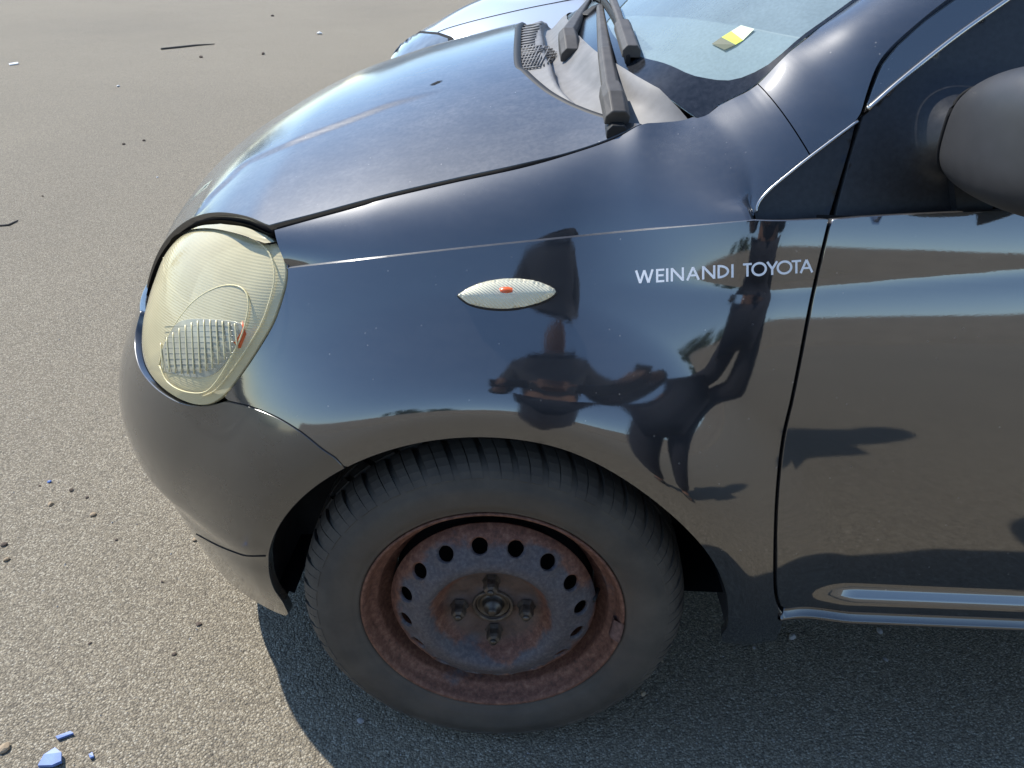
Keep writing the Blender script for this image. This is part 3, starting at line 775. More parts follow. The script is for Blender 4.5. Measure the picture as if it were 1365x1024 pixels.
# ---- door mirror
mir = []
secs = [(.040, .470, .560, .940, 1.020, .5), (.024, .462, .572, .930, 1.036, 1), (-.02, .456, .585, .926, 1.055, 1), (-.07, .458, .592, .926, 1.064, 1), (-.12, .468, .595, .930, 1.062, 1), (-.160, .488, .592, .945, 1.045, 1), (-.182, .515, .585, .965, 1.020, 1), (-.188, .54, .57, .98, 1.00, 1), (-.1895, .5549, .5551, .9899, .9901, 1)]
for y, x0, x1, z0, z1, _k in secs:
    cx, cz, rx, rz = (x0+x1)/2, (z0+z1)/2, (x1-x0)/2, (z1-z0)/2; row = []
    for t in np.linspace(0, 2*math.pi, 41):
        c, s = math.cos(t), math.sin(t); e = .62 if c < 0 else .45
        row.append((cx+rx*np.sign(c)*abs(c)**e, y+.02*(c if c > 0 else 0), cz+rz*np.sign(s)*abs(s)**.62))
    mir.append(row)
MI = np.array(mir); MI = np.array([crom(MI[:, k], .008) if False else MI[:, k] for k in range(41)]).transpose(1, 0, 2)
mirror = mk('door_mirror', grid(MI), 'mirror_plastic', car)
sd = mirror.modifiers.new('s', 'SUBSURF'); sd.levels = 2; sd.render_levels = 2
mk('mirror_cap', ([tuple(q) for q in MI[0][:-1]], [tuple(range(40))]), 'dull_black', mirror, smooth=False)
mk('mirror_stalk', tube([(.535, .055, .975), (.530, .015, .985)], [.030, .026], 20), 'black_trim', mirror)
wed = [G(1262, 226), G(1300, 243), G(1322, 258), G(1313, 280), G(1270, 283)]
mk('mirror_foot', prism([q+[0, -.012, 0] for q in wed], (0, .02, 0)), 'black_trim', mirror, smooth=False)
mk('shell_seam', tube([q+np.array([0, .001, 0]) for q in (MI[0]*.4+MI[1]*.6)], .0022, 6), 'dull_black', mirror)
mk('mirror_glass', box(.5935, .5955, -.135, .01, .925, 1.02), 'window_dark', mirror, smooth=False)
mir2 = mirrored(mirror); sd2 = mir2.modifiers.new('s', 'SUBSURF'); sd2.levels = sd2.render_levels = 2

# ---- windscreen
wp = [at(u, v, Y=float(Ysh(u))) for u, v in [(944, 147.5), (976, 131.5), (1008, 113.7), (1050.6, 71), (1093, 37), (1143, 0)]]
wbase = [at(938, 147, Y=.132), at(900, 138, Y=.160), at(860, 114, Y=.205), at(829, 95, Y=.27)]
wpts = np.array(wp+wbase[1:]+[np.array(q) for q in [(.118, .40, 1.012), (.098, .60, 1.020), (.092, YC, 1.024), (.62, .27, 1.225), (.86, .32, 1.355), (.80, YC, 1.425), (.45, YC, 1.235), (.45, .45, 1.200)]])
wm = wpts.copy(); wm[:, 1] = 2*YC-wm[:, 1]; WA = np.vstack([wpts, wm[np.abs(wm[:, 1]-YC) > .02]])
WS = RBF(WA[:, :2], WA[:, 2], 1e-6)
def wsl(off):
    return lambda q: np.stack([q[:, 0], q[:, 1], WS(q)+off], 1)
side_e = np.vstack([crom([q[:2] for q in wp], .012), crom([(wp[-1][0], wp[-1][1]), (.62, .262), (.86, .315)], .02)[1:]])
base_e = crom([wbase[0][:2], wbase[1][:2], wbase[2][:2], wbase[3][:2], (.118, .40), (.098, .60), (.092, YC)], .015)
wh = np.vstack([base_e[::-1], side_e[1:], [(.80, YC)]]); wmir = wh[::-1][1:-1].copy(); wmir[:, 1] = 2*YC-wmir[:, 1]
wloop = np.vstack([wh, wmir])
screen = mk('windscreen', panel(wloop, wsl(0), .02, 0, outward=np.array([-.4, 0, 1.])), 'dusty_sky_glass', car)
def hitW(u, v):
    ys = np.arange(.10, 1.3, .002); P = np.array([at(u, v, Y=y) for y in ys]); d = P[:, 2]-WS(P[:, :2]); k = np.where((d[:-1] > 0) & (d[1:] <= 0))[0]
    return P[k[0]]
FRIT = [(808, 30), (818, 48), (835, 66), (855, 77), (880, 84), (915, 98), (944, 106), (972, 108), (997, 101), (1040, 73), (1090, 33)]
fr_in = crom([tuple(hitW(u, v)[:2]) for u, v in FRIT], .008)
fin = np.vstack([[(.185, YC)], [(.185, .62)], fr_in, [(.62, .29), (.84, .34)], [(.77, YC)]]); fo = wh.copy()
fring = np.vstack([fo, fin[::-1]])
frit = mk('frit_band', panel(fring, wsl(.0012), .014, 0, outward=np.array([-.4, 0, 1.])), 'frit_black', screen, mirror=True)
def wquad(px, off, mat, name):
    V = [hitW(u, v)+np.array([-.4, 0, 1])*off for u, v in px]; return mk(name, (V, [tuple(range(len(V)))]), mat, screen, smooth=False)
wquad([(949, 60), (962, 51), (981, 61), (966, 68)], .0012, 'sticker_dark', 'sticker_strip')
wquad([(962, 51), (975, 43), (991, 55), (981, 61)], .0012, 'sticker_lime', 'sticker')
wquad([(975, 43), (988, 35), (1006, 40), (991, 55)], .0012, 'sticker_pale', 'sticker_edge')
dash = np.array([[(x, y, 1.0+.0*x-.04*sstep(.4, .8, x)) for x in np.linspace(.16, .80, 24)] for y in np.linspace(.17, 1.44, 40)])
dash[:, :, 2] = np.minimum(dash[:, :, 2], np.array([[float(WS(np.array([[p[0], p[1]]]))[0])-.018 for p in r] for r in dash]))
mk('dashboard', grid(dash), 'dash_grey', car)

# ---- scuttle (cowl) panel with grille
A_ = resample(np.vstack([[(.166, .126)], rear[1:]]), .01); nA = 60
A_ = curve_at(np.c_[A_, np.zeros(len(A_))], np.linspace(0, 1, nA))[:, :2]
A3 = np.c_[A_, bonnet(A_)[:, 2]-.010]
B2 = np.vstack([[(.226, .138)], base_e[4:]]); B2 = curve_at(np.c_[B2, np.zeros(len(B2))], np.linspace(0, 1, nA))[:, :2]
B3 = np.c_[B2, WS(B2)+.001]
B3[:6, 2] -= np.linspace(.014, 0, 6); A3[:6, 2] -= np.linspace(.010, 0, 6)
cw = []
for k in range(nA):
    s = k/(nA-1); rf = np.interp(s, [0, .16, .3, .45, .7, 1], [.02, .06, .22, .42, .46, .46]); row = []
    dep = np.interp(s, [0, .1, .3, .6, 1], [.0, .006, .020, .024, .022])
    for t in np.linspace(0, 1, 26):
        p = A3[k]*(1-t)+B3[k]*t
        h = .004*sstep(0, rf, t)-dep*sstep(rf, rf+.12, t)*sstep(1.0, .62, t)
        row.append(p+[0, 0, h])
    cw.append(row)
cw = np.array(cw); cv, cf = grid(cw)
cm2 = cw[::-1].copy(); cm2[:, :, 1] = 2*YC-cm2[:, :, 1]
full = np.vstack([cw, cm2[1:]])
cowl = mk('scuttle_panel', grid(full), 'cowl_plastic', car)
fv, ff = grid(full); BVH_C = BVHTree.FromPolygons([tuple(v) for v in fv], ff)
def on_C(u, v, off=0.):
    h = BVH_C.ray_cast(Vector(CAM), Vector(ray(u, v)).normalized())
    if h[0] is None: return None
    n = h[1] if h[1].z > 0 else -h[1]; return np.array(h[0]+n*off)
def strip_on(pts, r, name, mat, parent):
    P = [q for q in pts if q is not None]
    return mk(name, tube(P, r, 6), mat, parent) if len(P) > 1 else None
# grille: dark plate standing in for the shaded opening, bars
GR = [(686, 62), (690, 42), (702, 32), (722, 29), (716, 48), (713, 62), (735, 64), (744, 72), (738, 84), (718, 92), (697, 95), (689, 82)]
gp = [on_C(u, v, .0015) for u, v in GR]
if all(q is not None for q in gp): mk('grille_shade_plate', (gp, [tuple(range(len(gp)))]), 'dull_black', cowl, smooth=False)
bars = []
def inG(u, v): return bool(inpoly(np.array([[u, v]]), GR)[0])
def seg(u0, v0, u1, v1, r):
    ts = [t for t in np.linspace(0, 1, 25) if inG(u0+(u1-u0)*t, v0+(v1-v0)*t)]
    if len(ts) < 2: return
    P = [on_C(u0+(u1-u0)*t, v0+(v1-v0)*t, .0025) for t in (ts[0], (ts[0]+ts[-1])/2, ts[-1])]
    if any(q is None for q in P): return
    bars.append(tube(P, r, 5))
for k in range(13): seg(680, 36+k*3.4, 724, 27+k*3.4+2, .0017)
for k in range(9): seg(684, 70+k*3.6, 748, 62+k*3.6, .0013)
for k in range(16): seg(684+k*4.2, 96, 700+k*4.2, 62, .0012)
if bars:
    gb = mk('grille_bars', merge(bars), 'cowl_plastic', cowl); gb['kind'] = 'stuff'
bs = [e+np.array([.006, 0, -.006]) for e in np.c_[rear[4:], bonnet(rear[4:])[:, 2]]]
bsm = [q*np.array([1, -1, 1])+[0, 2*YC, 0] for q in bs[::-1]][1:]
mk('bonnet_seal', tube(bs+bsm, .008, 8), 'rubber_black', car)

# ---- wipers
def beam(path, wd, th, mat, name, parent, side=None):
    P = np.array(path); V = []; Fc = []
    for i, p in enumerate(P):
        t = P[min(i+1, len(P)-1)]-P[max(i-1, 0)]; t /= np.linalg.norm(t); a = np.cross(t, [0, 0, 1.]); a /= np.linalg.norm(a); b = np.cross(a, t)
        w_, h_ = wd[i], th[i]
        for s1, s2 in ((-1, -1), (1, -1), (1, .2), (.55, 1), (-.55, 1), (-1, .2)): V.append(p+a*s1*w_/2+b*s2*h_/2)
    for i in range(len(P)-1):
        for j in range(6): Fc.append((i*6+j, (i+1)*6+j, (i+1)*6+(j+1) % 6, i*6+(j+1) % 6))
    Fc += [tuple(range(6)), tuple(range((len(P)-1)*6, len(P)*6))[::-1]]
    o = mk(name, (V, Fc), mat, parent, smooth=False); bevel_obj(o, .0015); return o
p0, p1, p2, p3, p4 = at(824, 153, Y=.150), at(815, 119, Y=.205), at(807, 70, Y=.33), at(802, 28, Y=.56), at(800, 10, Y=.70)
wip = beam([p1, p2, p3, p4], [.023, .020, .016, .013], [.015, .014, .012, .010], 'wiper_plastic', 'wiper_arm', car)
beam([p0+[0, 0, -.004], at(819, 133, Y=.178), p1+[0, .004, 0]], [.030, .030, .029], [.020, .024, .022], 'wiper_plastic', 'pivot_cover', wip)
beam([p0+[0, -.012, -.018], p0+[0, .02, -.016]], [.026, .026], [.016, .016], 'rubber_black', 'pivot', wip)
b0, b1 = at(803, 6, Y=.74), at(836, 92, Y=.275)
bl = [b0*(1-t)+b1*t for t in np.linspace(0, 1, 9)]; bl = [np.array([q[0], q[1], max(q[2], float(WS(q[None, :2])[0])+.008)]) for q in bl]
beam(bl, [.007]*9, [.012]*9, 'rubber_black', 'wiper_blade', wip)
beam([bl[0]+[0, 0, .016], bl[3]+[0, 0, .020], bl[5]+[0, 0, .014], bl[7]+[0, 0, .010]], [.013, .013, .012, .010], [.006]*4, 'wiper_plastic', 'blade_bow', wip)
beam([bl[6]+[.002, 0, .010], bl[8]+[.004, 0, .010]], [.024, .024], [.016, .016], 'wiper_plastic', 'blade_end', wip)
ext = [b0+(b0-b1)*t for t in np.linspace(0, .55, 5)]; ext = [np.array([q[0], q[1], float(WS(q[None, :2])[0])+.010]) for q in ext]
beam(ext, [.010]*5, [.016]*5, 'rubber_black', 'wiper_blade', wip)
q0, q1, q2, q3 = at(762, 70, Y=.46), at(757, 45, Y=.52), at(772, 20, Y=.72), at(787, -2, Y=1.02)
wip2 = beam([q1, q2, q3], [.026, .019, .008], [.016, .013, .008], 'wiper_plastic', 'wiper_arm', car)
beam([q0+[0, -.004, -.004], (q0+q1)/2, q1], [.032, .033, .030], [.022, .024, .020], 'wiper_plastic', 'pivot_cover', wip2)
beam([q0+[.012, -.004, -.016], q1+[.02, .0, -.014]], [.026, .024], [.018, .018], 'rubber_black', 'pivot', wip2)
e0, e1 = at(786, 22, Y=.75), at(771, 74, Y=.48)
beam([e1, e0], [.010, .012], [.008, .008], 'rubber_black', 'link_rod', wip2)
beam([at(779, 24, Y=.7), at(792, 14, Y=.72), at(802, 9, Y=.74)], [.03, .02, .02], [.012, .014, .012], 'rubber_black', 'blade_joint', wip2)

# ------------------------------------------------------------------ wheels
def wheel(cx, mirror_side=False):
    o = bpy.data.objects.new('wheel', None); COL.objects.link(o); o.parent = car; o.location = (cx, 0, .285)
    half = [(.187, .010), (.192, .003), (.1965, -.004), (.200, -.0065), (.203, -.0065), (.205, -.0085), (.216, -.0115), (.232, -.0130), (.244, -.0125), (.2455, -.0115), (.258, -.0095), (.266, -.004), (.272, .004), (.2765, .014), (.279, .030), (.280, .083)]
    pr = half+[(r, .166-y) for r, y in half[::-1][1:]]
    tv, tf = lathe(pr, 128)
    tv = [(x, y, max(z, -.2835)) for x, y, z in tv]
    mk('tyre', (tv, tf), 'tyre_rubber', o)
    # tread blocks: shoulder lugs and two inner rows
    V, Fc = [], []
    def block(a0, a1, sec, skew, dp=.0085):
        i = len(V); k = len(sec); na = 3
        for m_ in range(na):
            for lay in (0, 1):
                for (r, y) in sec:
                    a = a0+(a1-a0)*m_/(na-1)+skew*(y-.01); rr = r-(dp if lay == 0 else 0)
                    z = rr*math.sin(a); V.append((rr*math.cos(a), y+(dp*.5 if lay == 0 and y < .012 else 0), max(z, -.2848)))
        row = 2*k; idx = lambda m_, lay, j: i+m_*row+lay*k+j
        for m_ in range(na-1):
            for j in range(k-1): Fc.append((idx(m_, 1, j), idx(m_, 1, j+1), idx(m_+1, 1, j+1), idx(m_+1, 1, j)))
            for j in (0, k-1): Fc.append((idx(m_, 0, j), idx(m_, 1, j), idx(m_+1, 1, j), idx(m_+1, 0, j)))
        for m_ in (0, na-1):
            for j in range(k-1): Fc.append((idx(m_, 0, j), idx(m_, 0, j+1), idx(m_, 1, j+1), idx(m_, 1, j)))
    NB = 42
    shoulder = [(.2570, -.0105), (.2655, -.0055), (.2735, .002), (.2800, .012), (.2835, .022), (.2855, .036), (.2860, .046)]
    for k in range(NB):
        a = 2*math.pi*k/NB; p = 2*math.pi/NB
        w1 = random.uniform(.37, .41)
        block(a, a+p*w1, shoulder, 1.2); block(a+p*(w1+.035), a+p*.78, [(r-.0004, y) for r, y in shoulder], 1.2)
        block(a+p*.2, a+p*.95, [(.2862, .052), (.2866, .065), (.2868, .079)], 2.6)
        block(a+p*.1, a+p*.85, [(.2868, .087), (.2866, .101), (.2862, .114)], -2.6)
        block(a, a+p*.84, [(r, .166-y) for r, y in shoulder[::-1]], -1.2)
    tr = mk('tread', (V, Fc), 'tyre_rubber', o, smooth=False); tr['kind'] = 'stuff'
    # steel rim: barrel
    barrel = [(.190, .0045), (.1935, .000), (.1945, -.0035), (.1930, -.0055), (.1900, -.0045), (.1865, .002), (.1840, .010), (.1800, .015), (.1740, .018), (.1715, .024), (.1700, .036), (.1640, .044), (.1560, .050), (.1540, .070), (.1560, .100), (.175, .120), (.180, .150), (.19, .163)]
    rim = mk('rim', lathe(barrel, 128), 'rusty_steel', o)
    # stamped disc with round vents
    yr = pchip([.0, .026, .030, .064, .072, .086, .094, .101, .109, .118, .130, .143, .150, .1545], [.018, .018, .021, .022, .018, -.001, -.0105, -.0125, -.0105, -.0045, .0035, .0125, .0185, .0260])
    def disc_lift(q):
        r = np.hypot(q[:, 0], q[:, 1]); y = yr(r)
        for k in range(4):
            a = math.pi/2*k+.05; d = np.hypot(q[:, 0]-.05*math.cos(a), q[:, 1]-.05*math.sin(a)); y = y-.0045*sstep(.019, .011, d)
        for k in range(4):
            a = math.pi/4+math.pi/2*k+.05; d = np.hypot(q[:, 0]-.055*math.cos(a), q[:, 1]-.055*math.sin(a)); y = y-.003*sstep(.02, .006, d)
        for k in range(16):
            a = 2*math.pi*(k+.5)/16-.05; d = np.hypot(q[:, 0]-.1315*math.cos(a), q[:, 1]-.1315*math.sin(a)); y = y-.0022*sstep(.021, .0145, d)
        return np.stack([q[:, 0], y, q[:, 1]], 1)
    circ = lambda cx_, cy_, r, n: [(cx_+r*math.cos(t), cy_+r*math.sin(t)) for t in np.linspace(0, 2*math.pi, n, endpoint=False)]
    holes = [[(.1315*math.cos(a)+.0112*math.cos(t)*math.cos(a)-.0145*math.sin(t)*math.sin(a), .1315*math.sin(a)+.0112*math.cos(t)*math.sin(a)+.0145*math.sin(t)*math.cos(a)) for t in np.linspace(0, 2*math.pi, 24, endpoint=False)] for a in [2*math.pi*(k+.5)/16-.05 for k in range(16)]]+[circ(0, 0, .0285, 36)]
    mk('wheel_disc', panel(circ(0, 0, .1540, 140), disc_lift, .0052, .005, holes=holes, outward=np.array([0, -1., 0]), bevel=.0015), 'rusty_steel', o)
    for k in range(4):
        a = math.pi/2*k+.05; c = (.05*math.cos(a), 0, .05*math.sin(a))
        v, f = lathe([(.0005, -.005), (.0060, -.0045), (.0098, -.002), (.0112, .002), (.0112, .012), (.0145, .018)], 6, c)
        mk('wheel_nut', (v, f), 'nut_steel', o, smooth=False)
        mk('wheel_stud', lathe([(.0005, -.009), (.0045, -.0085), (.0052, -.007), (.0052, .002)], 16, c), 'steel_dark', o)
    mk('hub', lathe([(.0005, .002), (.005, .002), (.007, .004), (.0075, .010), (.013, .0115), (.0145, .016), (.0150, .022), (.020, .025), (.0225, .020), (.0255, .020), (.0275, .026), (.0280, .045)], 48), 'steel_dark', o)
    mk('hub_ring', lathe([(.0262, .0175), (.0285, .0150), (.0310, .0160), (.0315, .0195)], 48), 'nut_steel', o)
    mk('brake_drum', lathe([(.0005, .062), (.10, .062), (.118, .066), (.122, .09), (.122, .13), (.001, .13)], 64), 'dull_black', o)
    mk('vent_dark_backing', lathe([(.001, .080), (.153, .080), (.153, .084), (.001, .084)], 64), 'dull_black', o)  # added dark disc, hides the lit ground behind the vents
    # clip-on balance weight on the rim edge, valve stem
    aw = rad(-6); seg_ = []
    for t in np.linspace(aw-.10, aw+.10, 9): seg_.append([(r*math.cos(t), y, r*math.sin(t)) for r, y in ((.1845, .010), (.1790, .010), (.1800, .001), (.1870, -.004), (.1935, -.0075), (.1948, -.003))])
    mk('balance_weight', grid(np.array(seg_)), 'balance_lead', o)
    va = rad(8); mk('valve', tube([(.158*math.cos(va), .040, .158*math.sin(va)), (.150*math.cos(va), .016, .150*math.sin(va))], .0036, 8), 'rubber_black', o)
    return o
w1 = wheel(0)
def copy_wheel(src, loc, rz=0):
    c = src.copy(); COL.objects.link(c); c.location = loc; c.rotation_euler = (0, 0, rz)
    for ch in src.children:
        d = ch.copy(); COL.objects.link(d); d.parent = c
    return c
copy_wheel(w1, (2.37, 0, .285)); copy_wheel(w1, (0, 2*YC, .285), math.pi); copy_wheel(w1, (2.37, 2*YC, .285), math.pi)
# wheel-arch liners
for cx in (0, 2.37):
    L = []
    for a in np.radians(np.linspace(-2, 192, 54)):
        X_, Z_ = cx+.347*math.cos(a), .285+.347*math.sin(a); y0 = float(S(np.array([(S_inv(X_, Z_), Z_)]))[0][1])+.012 if cx == 0 else .01
        L.append([(cx+r*math.cos(a), y, .285+r*math.sin(a)) for r, y in ((.347, max(y0, .008)), (.348, max(y0, .008)+.04), (.345, .20), (.10, .235), (.001, .235))])
    L = np.array(L)
    ln = mk('wheel_arch_liner', grid(L), 'liner_grey', car); mirrored(ln)

# ------------------------------------------------------------------ rest of the car (out of frame, but it shades the ground and closes the body)
q_arch = arc(2.37, 180, 0, 30)
ql = [(XR-XC+.006, .90), (XR-XC+.006, .37), (2.0-XC, .34)]+[(q[0], q[1]) for q in [(2.37-.336-XC, .30)]]+[(p, z) for p, z in q_arch]+[(2.37+.336-XC if False else q_arch[-1][0]+.002, .26)]
ql = [(XR-XC+.006, .895), (XR-XC+.006, .345), (2.37-.337-XC, .345)]+[q for q in q_arch if q[1] > .30]
ql = ql+[(2.37+.336-XC, .28), (PREAR-.001, .28), (PREAR-.001, .90)]
mk('rear_body', panel(ql, S, .02, .02), 'black_paint', car, mirror=True)
roof = np.array([[(x, y, 1.455-.10*abs((y-YC)/.57)**2.6-.10*((x-1.6)/.9)**2 if True else 0) for x in np.linspace(.80, 2.62, 30)] for y in np.linspace(.225, 2*YC-.225, 30)])
mk('roof', grid(roof), 'black_paint', car)
cant = np.array([[Gxz(np.array([(x, z)]))[0] for z in np.linspace(1.34, 1.405, 4)] for x in np.linspace(.80, 2.6, 30)])
mirrored(mk('roof_rail', grid(cant), 'black_paint', car))
mirrored(mk('rear_side_window', panel([(1.46, .91), (1.46, 1.36), (2.40, 1.34), (2.62, 1.05), (2.62, .91)], lambda q: Gxz(q)+[0, .004, 0], .05, 0), 'window_dark', car))
mirrored(mk('centre_pillar', panel([(1.395, .90), (1.395, 1.41), (1.47, 1.41), (1.47, .90)], Gxz, .03, .01), 'black_paint', car))
rg = np.array([[(2.62+.28*(1-t)*(1-.35*abs((y-YC)/.77)**2.5), YC+(y-YC)*(1-.27*t), .89+.47*t) for t in np.linspace(0, 1, 10)] for y in np.linspace(.04, 2*YC-.04, 30)])
mk('tailgate', grid(rg), 'window_dark', car)
mk('rear_quarter_top', grid(np.array([[(2.6+.02*t, .05+.17*t, .90+.46*t) for t in np.linspace(0, 1, 5)]]+[[(2.68+.0*t, .05+.17*t, .90+.46*t) for t in np.linspace(0, 1, 5)]])), 'black_paint', car)
sh_ = [S(np.array([(p, .30)]))[0]*[1, 1, 0]+[.03, .03, .25] for p in np.linspace(S_inv(-.345, .30), PNOSE+.01, 20)]
mk('leak_block_floor', (sh_+[q*[1, -1, 1]+[0, 2*YC, 0] for q in sh_[::-1]], [tuple(range(40))]), 'dull_black', car, smooth=False)  # added blind plate, stops sun leaking into the wheel arch
mk('leak_block_front', grid(np.array([[(-.50, y, z) for z in (.22, .66)] for y in (.20, 2*YC-.20)])), 'dull_black', car)  # added upright plate, closes the same leak from the nose
mk('underbody', grid(np.array([[(x, y, .26) for y in np.linspace(.25, 2*YC-.25, 4)] for x in (-.55, .5, 2.75)])), 'dull_black', car)
mk('leak_block_sheet', grid(np.array([[(x, y, np.interp(x, [-.52, -.3, .1], [.60, .72, .86])) for y in np.linspace(.16, 2*YC-.16, 4)] for x in (-.52, -.3, .1, .22)])), 'dull_black', car)  # added dark sheet, keeps light from leaking under the bonnet
fw = np.array([[(.26, y, z) for z in (.3, .93)] for y in (.17, 2*YC-.17)])
mk('firewall', grid(fw), 'dull_black', car)
mk('cabin_floor', grid(np.array([[(x, y, .30) for y in (.05, 2*YC-.05)] for x in (.2, 2.7)])), 'dull_black', car)

# ------------------------------------------------------------------ silver car parked beyond
plain('lamp_glass_clear', (.17, .20, .23), .08, .7, noise=.25, nscale=18)
plain('tyre_plain', (.025, .025, .026), .7, .3)
plain('hub_silver', (.45, .46, .47), .35, .5, metal=.8)
SX, SY, SB = .19, 3.30, .86
a2 = pchip([.18, .30, .50, .62, .70, .78, .84, .90, .95], [.80, .86, .90, .89, .85, .76, .65, .47, .26])
b2 = pchip([.18, .30, .50, .62, .70, .78, .84, .90, .95], [.80, .85, .86, .855, .84, .815, .78, .71, .62])
def hull(ang_, z):
    """front half plan: ang_ 0 at the near flank, pi/2 at the nose"""
    n = 2.7; c, s = abs(math.cos(ang_))**(2/n), abs(math.sin(ang_))**(2/n)
    return np.array([SX-float(a2(z))*s, SY-float(b2(z))*c*(1 if math.cos(ang_) >= 0 else -1), z])
silver = thing('parked_car', 'silver car parked on the far side of the black hatchback', 'car')
ZT = .84
zs2 = np.linspace(.18, ZT, 40)
hp = np.array([[hull(t, z) for z in zs2] for t in np.linspace(0, math.pi, 97)])
rearh = np.array([[np.array([x, SY-float(b2(z))*(1-.12*max(0, (x-3.0)/.5)**2), z]) for z in zs2] for x in np.linspace(3.4, SX, 40)])
rearm = rearh[::-1].copy(); rearm[:, :, 1] = 2*SY-rearm[:, :, 1]
mk('body', grid(np.concatenate([rearh[:-1], hp, rearm[1:]])), 'silver_paint', silver)
aT, bT = float(a2(ZT)), float(b2(ZT))
def crown(r, t, off=0):               # bonnet swelling up from the shoulder line; r 0 centre .. 1 edge
    n = 2.7; c, s = abs(math.cos(t))**(2/n)*(1 if math.cos(t) >= 0 else -1), abs(math.sin(t))**(2/n)
    return np.array([SX-aT*s*r, SY-bT*c*r, ZT+.175*(1-r**2.3)+.012*sstep(.62, .54, r)+off])
top = np.array([[crown(r, t) for r in np.linspace(1, .02, 30)] for t in np.linspace(0, math.pi, 73)])
back_ = np.array([[np.array([x, SY+y, ZT+.175*(1-abs(y/bT)**2.3)+.012*sstep(.62, .54, abs(y/bT))]) for y in np.linspace(-bT, bT, 60)] for x in np.linspace(SX, .60, 12)])
mk('bonnet', merge([grid(top), grid(back_)]), 'silver_paint', silver)
sv_, sf_ = merge([grid(np.concatenate([rearh[:-1], hp, rearm[1:]])), grid(top), grid(back_)]); BVH_V = BVHTree.FromPolygons([tuple(v) for v in sv_], sf_)
def on_V(u, v, off=0.):
    h = (None,)
    while h[0] is None: h = BVH_V.ray_cast(Vector(CAM), Vector(ray(u, v)).normalized()); u += 1.5; v += .5
    n = h[1]
    if n.dot(Vector(ray(u, v))) > 0: n = -n
    return np.array(h[0]+n*off)
mk('panel_gap', tube([on_V(u, v, .0005) for u, v in crom([(584, 43), (600, 37), (640, 26), (700, 12), (745, 3), (775, -3)], 6)], .0022, 6), 'dull_black', silver)
vl = lambda off: (lambda q: np.array([on_V(a, b, off) for a, b in q]))
mk('headlight_surround', panel([(519, 62), (524, 54), (536, 47), (560, 42), (585, 44), (606, 51), (606, 62), (560, 82), (518, 92)], vl(.003), 6, 0), 'dull_black', silver)
mk('headlight', panel([(524, 62), (529, 55), (540, 50), (561, 46), (584, 48), (598, 53), (598, 62), (558, 82), (522, 90)], vl(.006), 5, .004), 'lamp_glass_clear', silver)
def patch(t0, t1, z0, z1, off, name, mat, parent, sh=lambda f, g: 1):
    P = np.array([[None]*8 for _ in range(14)], dtype=object); Q = np.zeros((14, 8, 3))
    for i in range(14):
        for j in range(8):
            f, g = i/13, j/7; t = t0+(t1-t0)*f; zl, zh = z0(f), z1(f); p = hull(t, zl+(zh-zl)*g)
            d = p-np.array([SX, SY, p[2]]); d /= np.linalg.norm(d); Q[i, j] = p+(d+[0, 0, .35])*off
    return mk(name, grid(Q), mat, parent)
t0_, t1_ = rad(38), rad(74)
patch(math.pi-t1_-.03, math.pi-t0_+.05, lambda f: .655, lambda f: .76+.075*f, .004, 'headlight', 'lamp_glass_clear', silver)
gh = np.array([[np.array([x, SY+sg, z]) for x, sg, z in ((.32+1.0*t*.75, -.70+.16*t, 1.0+.5*t), (.22+.95*t*.75, -.35+.05*t, 1.04+.5*t), (.20+.94*t*.75, 0, 1.05+.5*t), (.22+.95*t*.75, .35-.05*t, 1.04+.5*t), (.32+1.0*t*.75, .70-.16*t, 1.0+.5*t))] for t in np.linspace(0, 1, 8)])
mk('windscreen', grid(gh), 'window_dark', silver)
rf = np.array([[(x, SY+y, 1.55-.06*(y/.55)**2-.10*((x-1.9)/1.1)**2) for y in np.linspace(-.55, .55, 12)] for x in np.linspace(.95, 3.0, 14)])
mk('roof', grid(rf), 'silver_paint', silver)
for sg in (-1, 1):
    mk('side_glass', grid(np.array([[(x, SY+sg*(.76-.21*t), .94+.52*t) for t in np.linspace(0, 1, 6)] for x in np.linspace(.45, 3.1, 12)])), 'window_dark', silver)
    for wx in (0, 2.5):
        wh_ = bpy.data.objects.new('wheel', None); COL.objects.link(wh_); wh_.parent = silver; wh_.location = (wx, SY+sg*.80, .30)
        prf = [(.20, -.09), (.28, -.10), (.30, -.08), (.302, .08), (.28, .10), (.20, .09)]
        mk('tyre', lathe(prf, 48), 'tyre_plain', wh_); mk('rim', lathe([(.001, sg*.085), (.10, sg*.095), (.19, sg*.075), (.205, sg*.092)], 32), 'hub_silver', wh_)
mk('tail', grid(np.array([[(3.4+.12*(1-abs(y)/.9)-.55*max(0, (z-.95)/.55), SY+y*(1-.25*max(0, (z-.95)/.55)), z) for z in np.linspace(.18, 1.48, 10)] for y in np.linspace(-.78, .78, 10)])), 'silver_paint', silver)

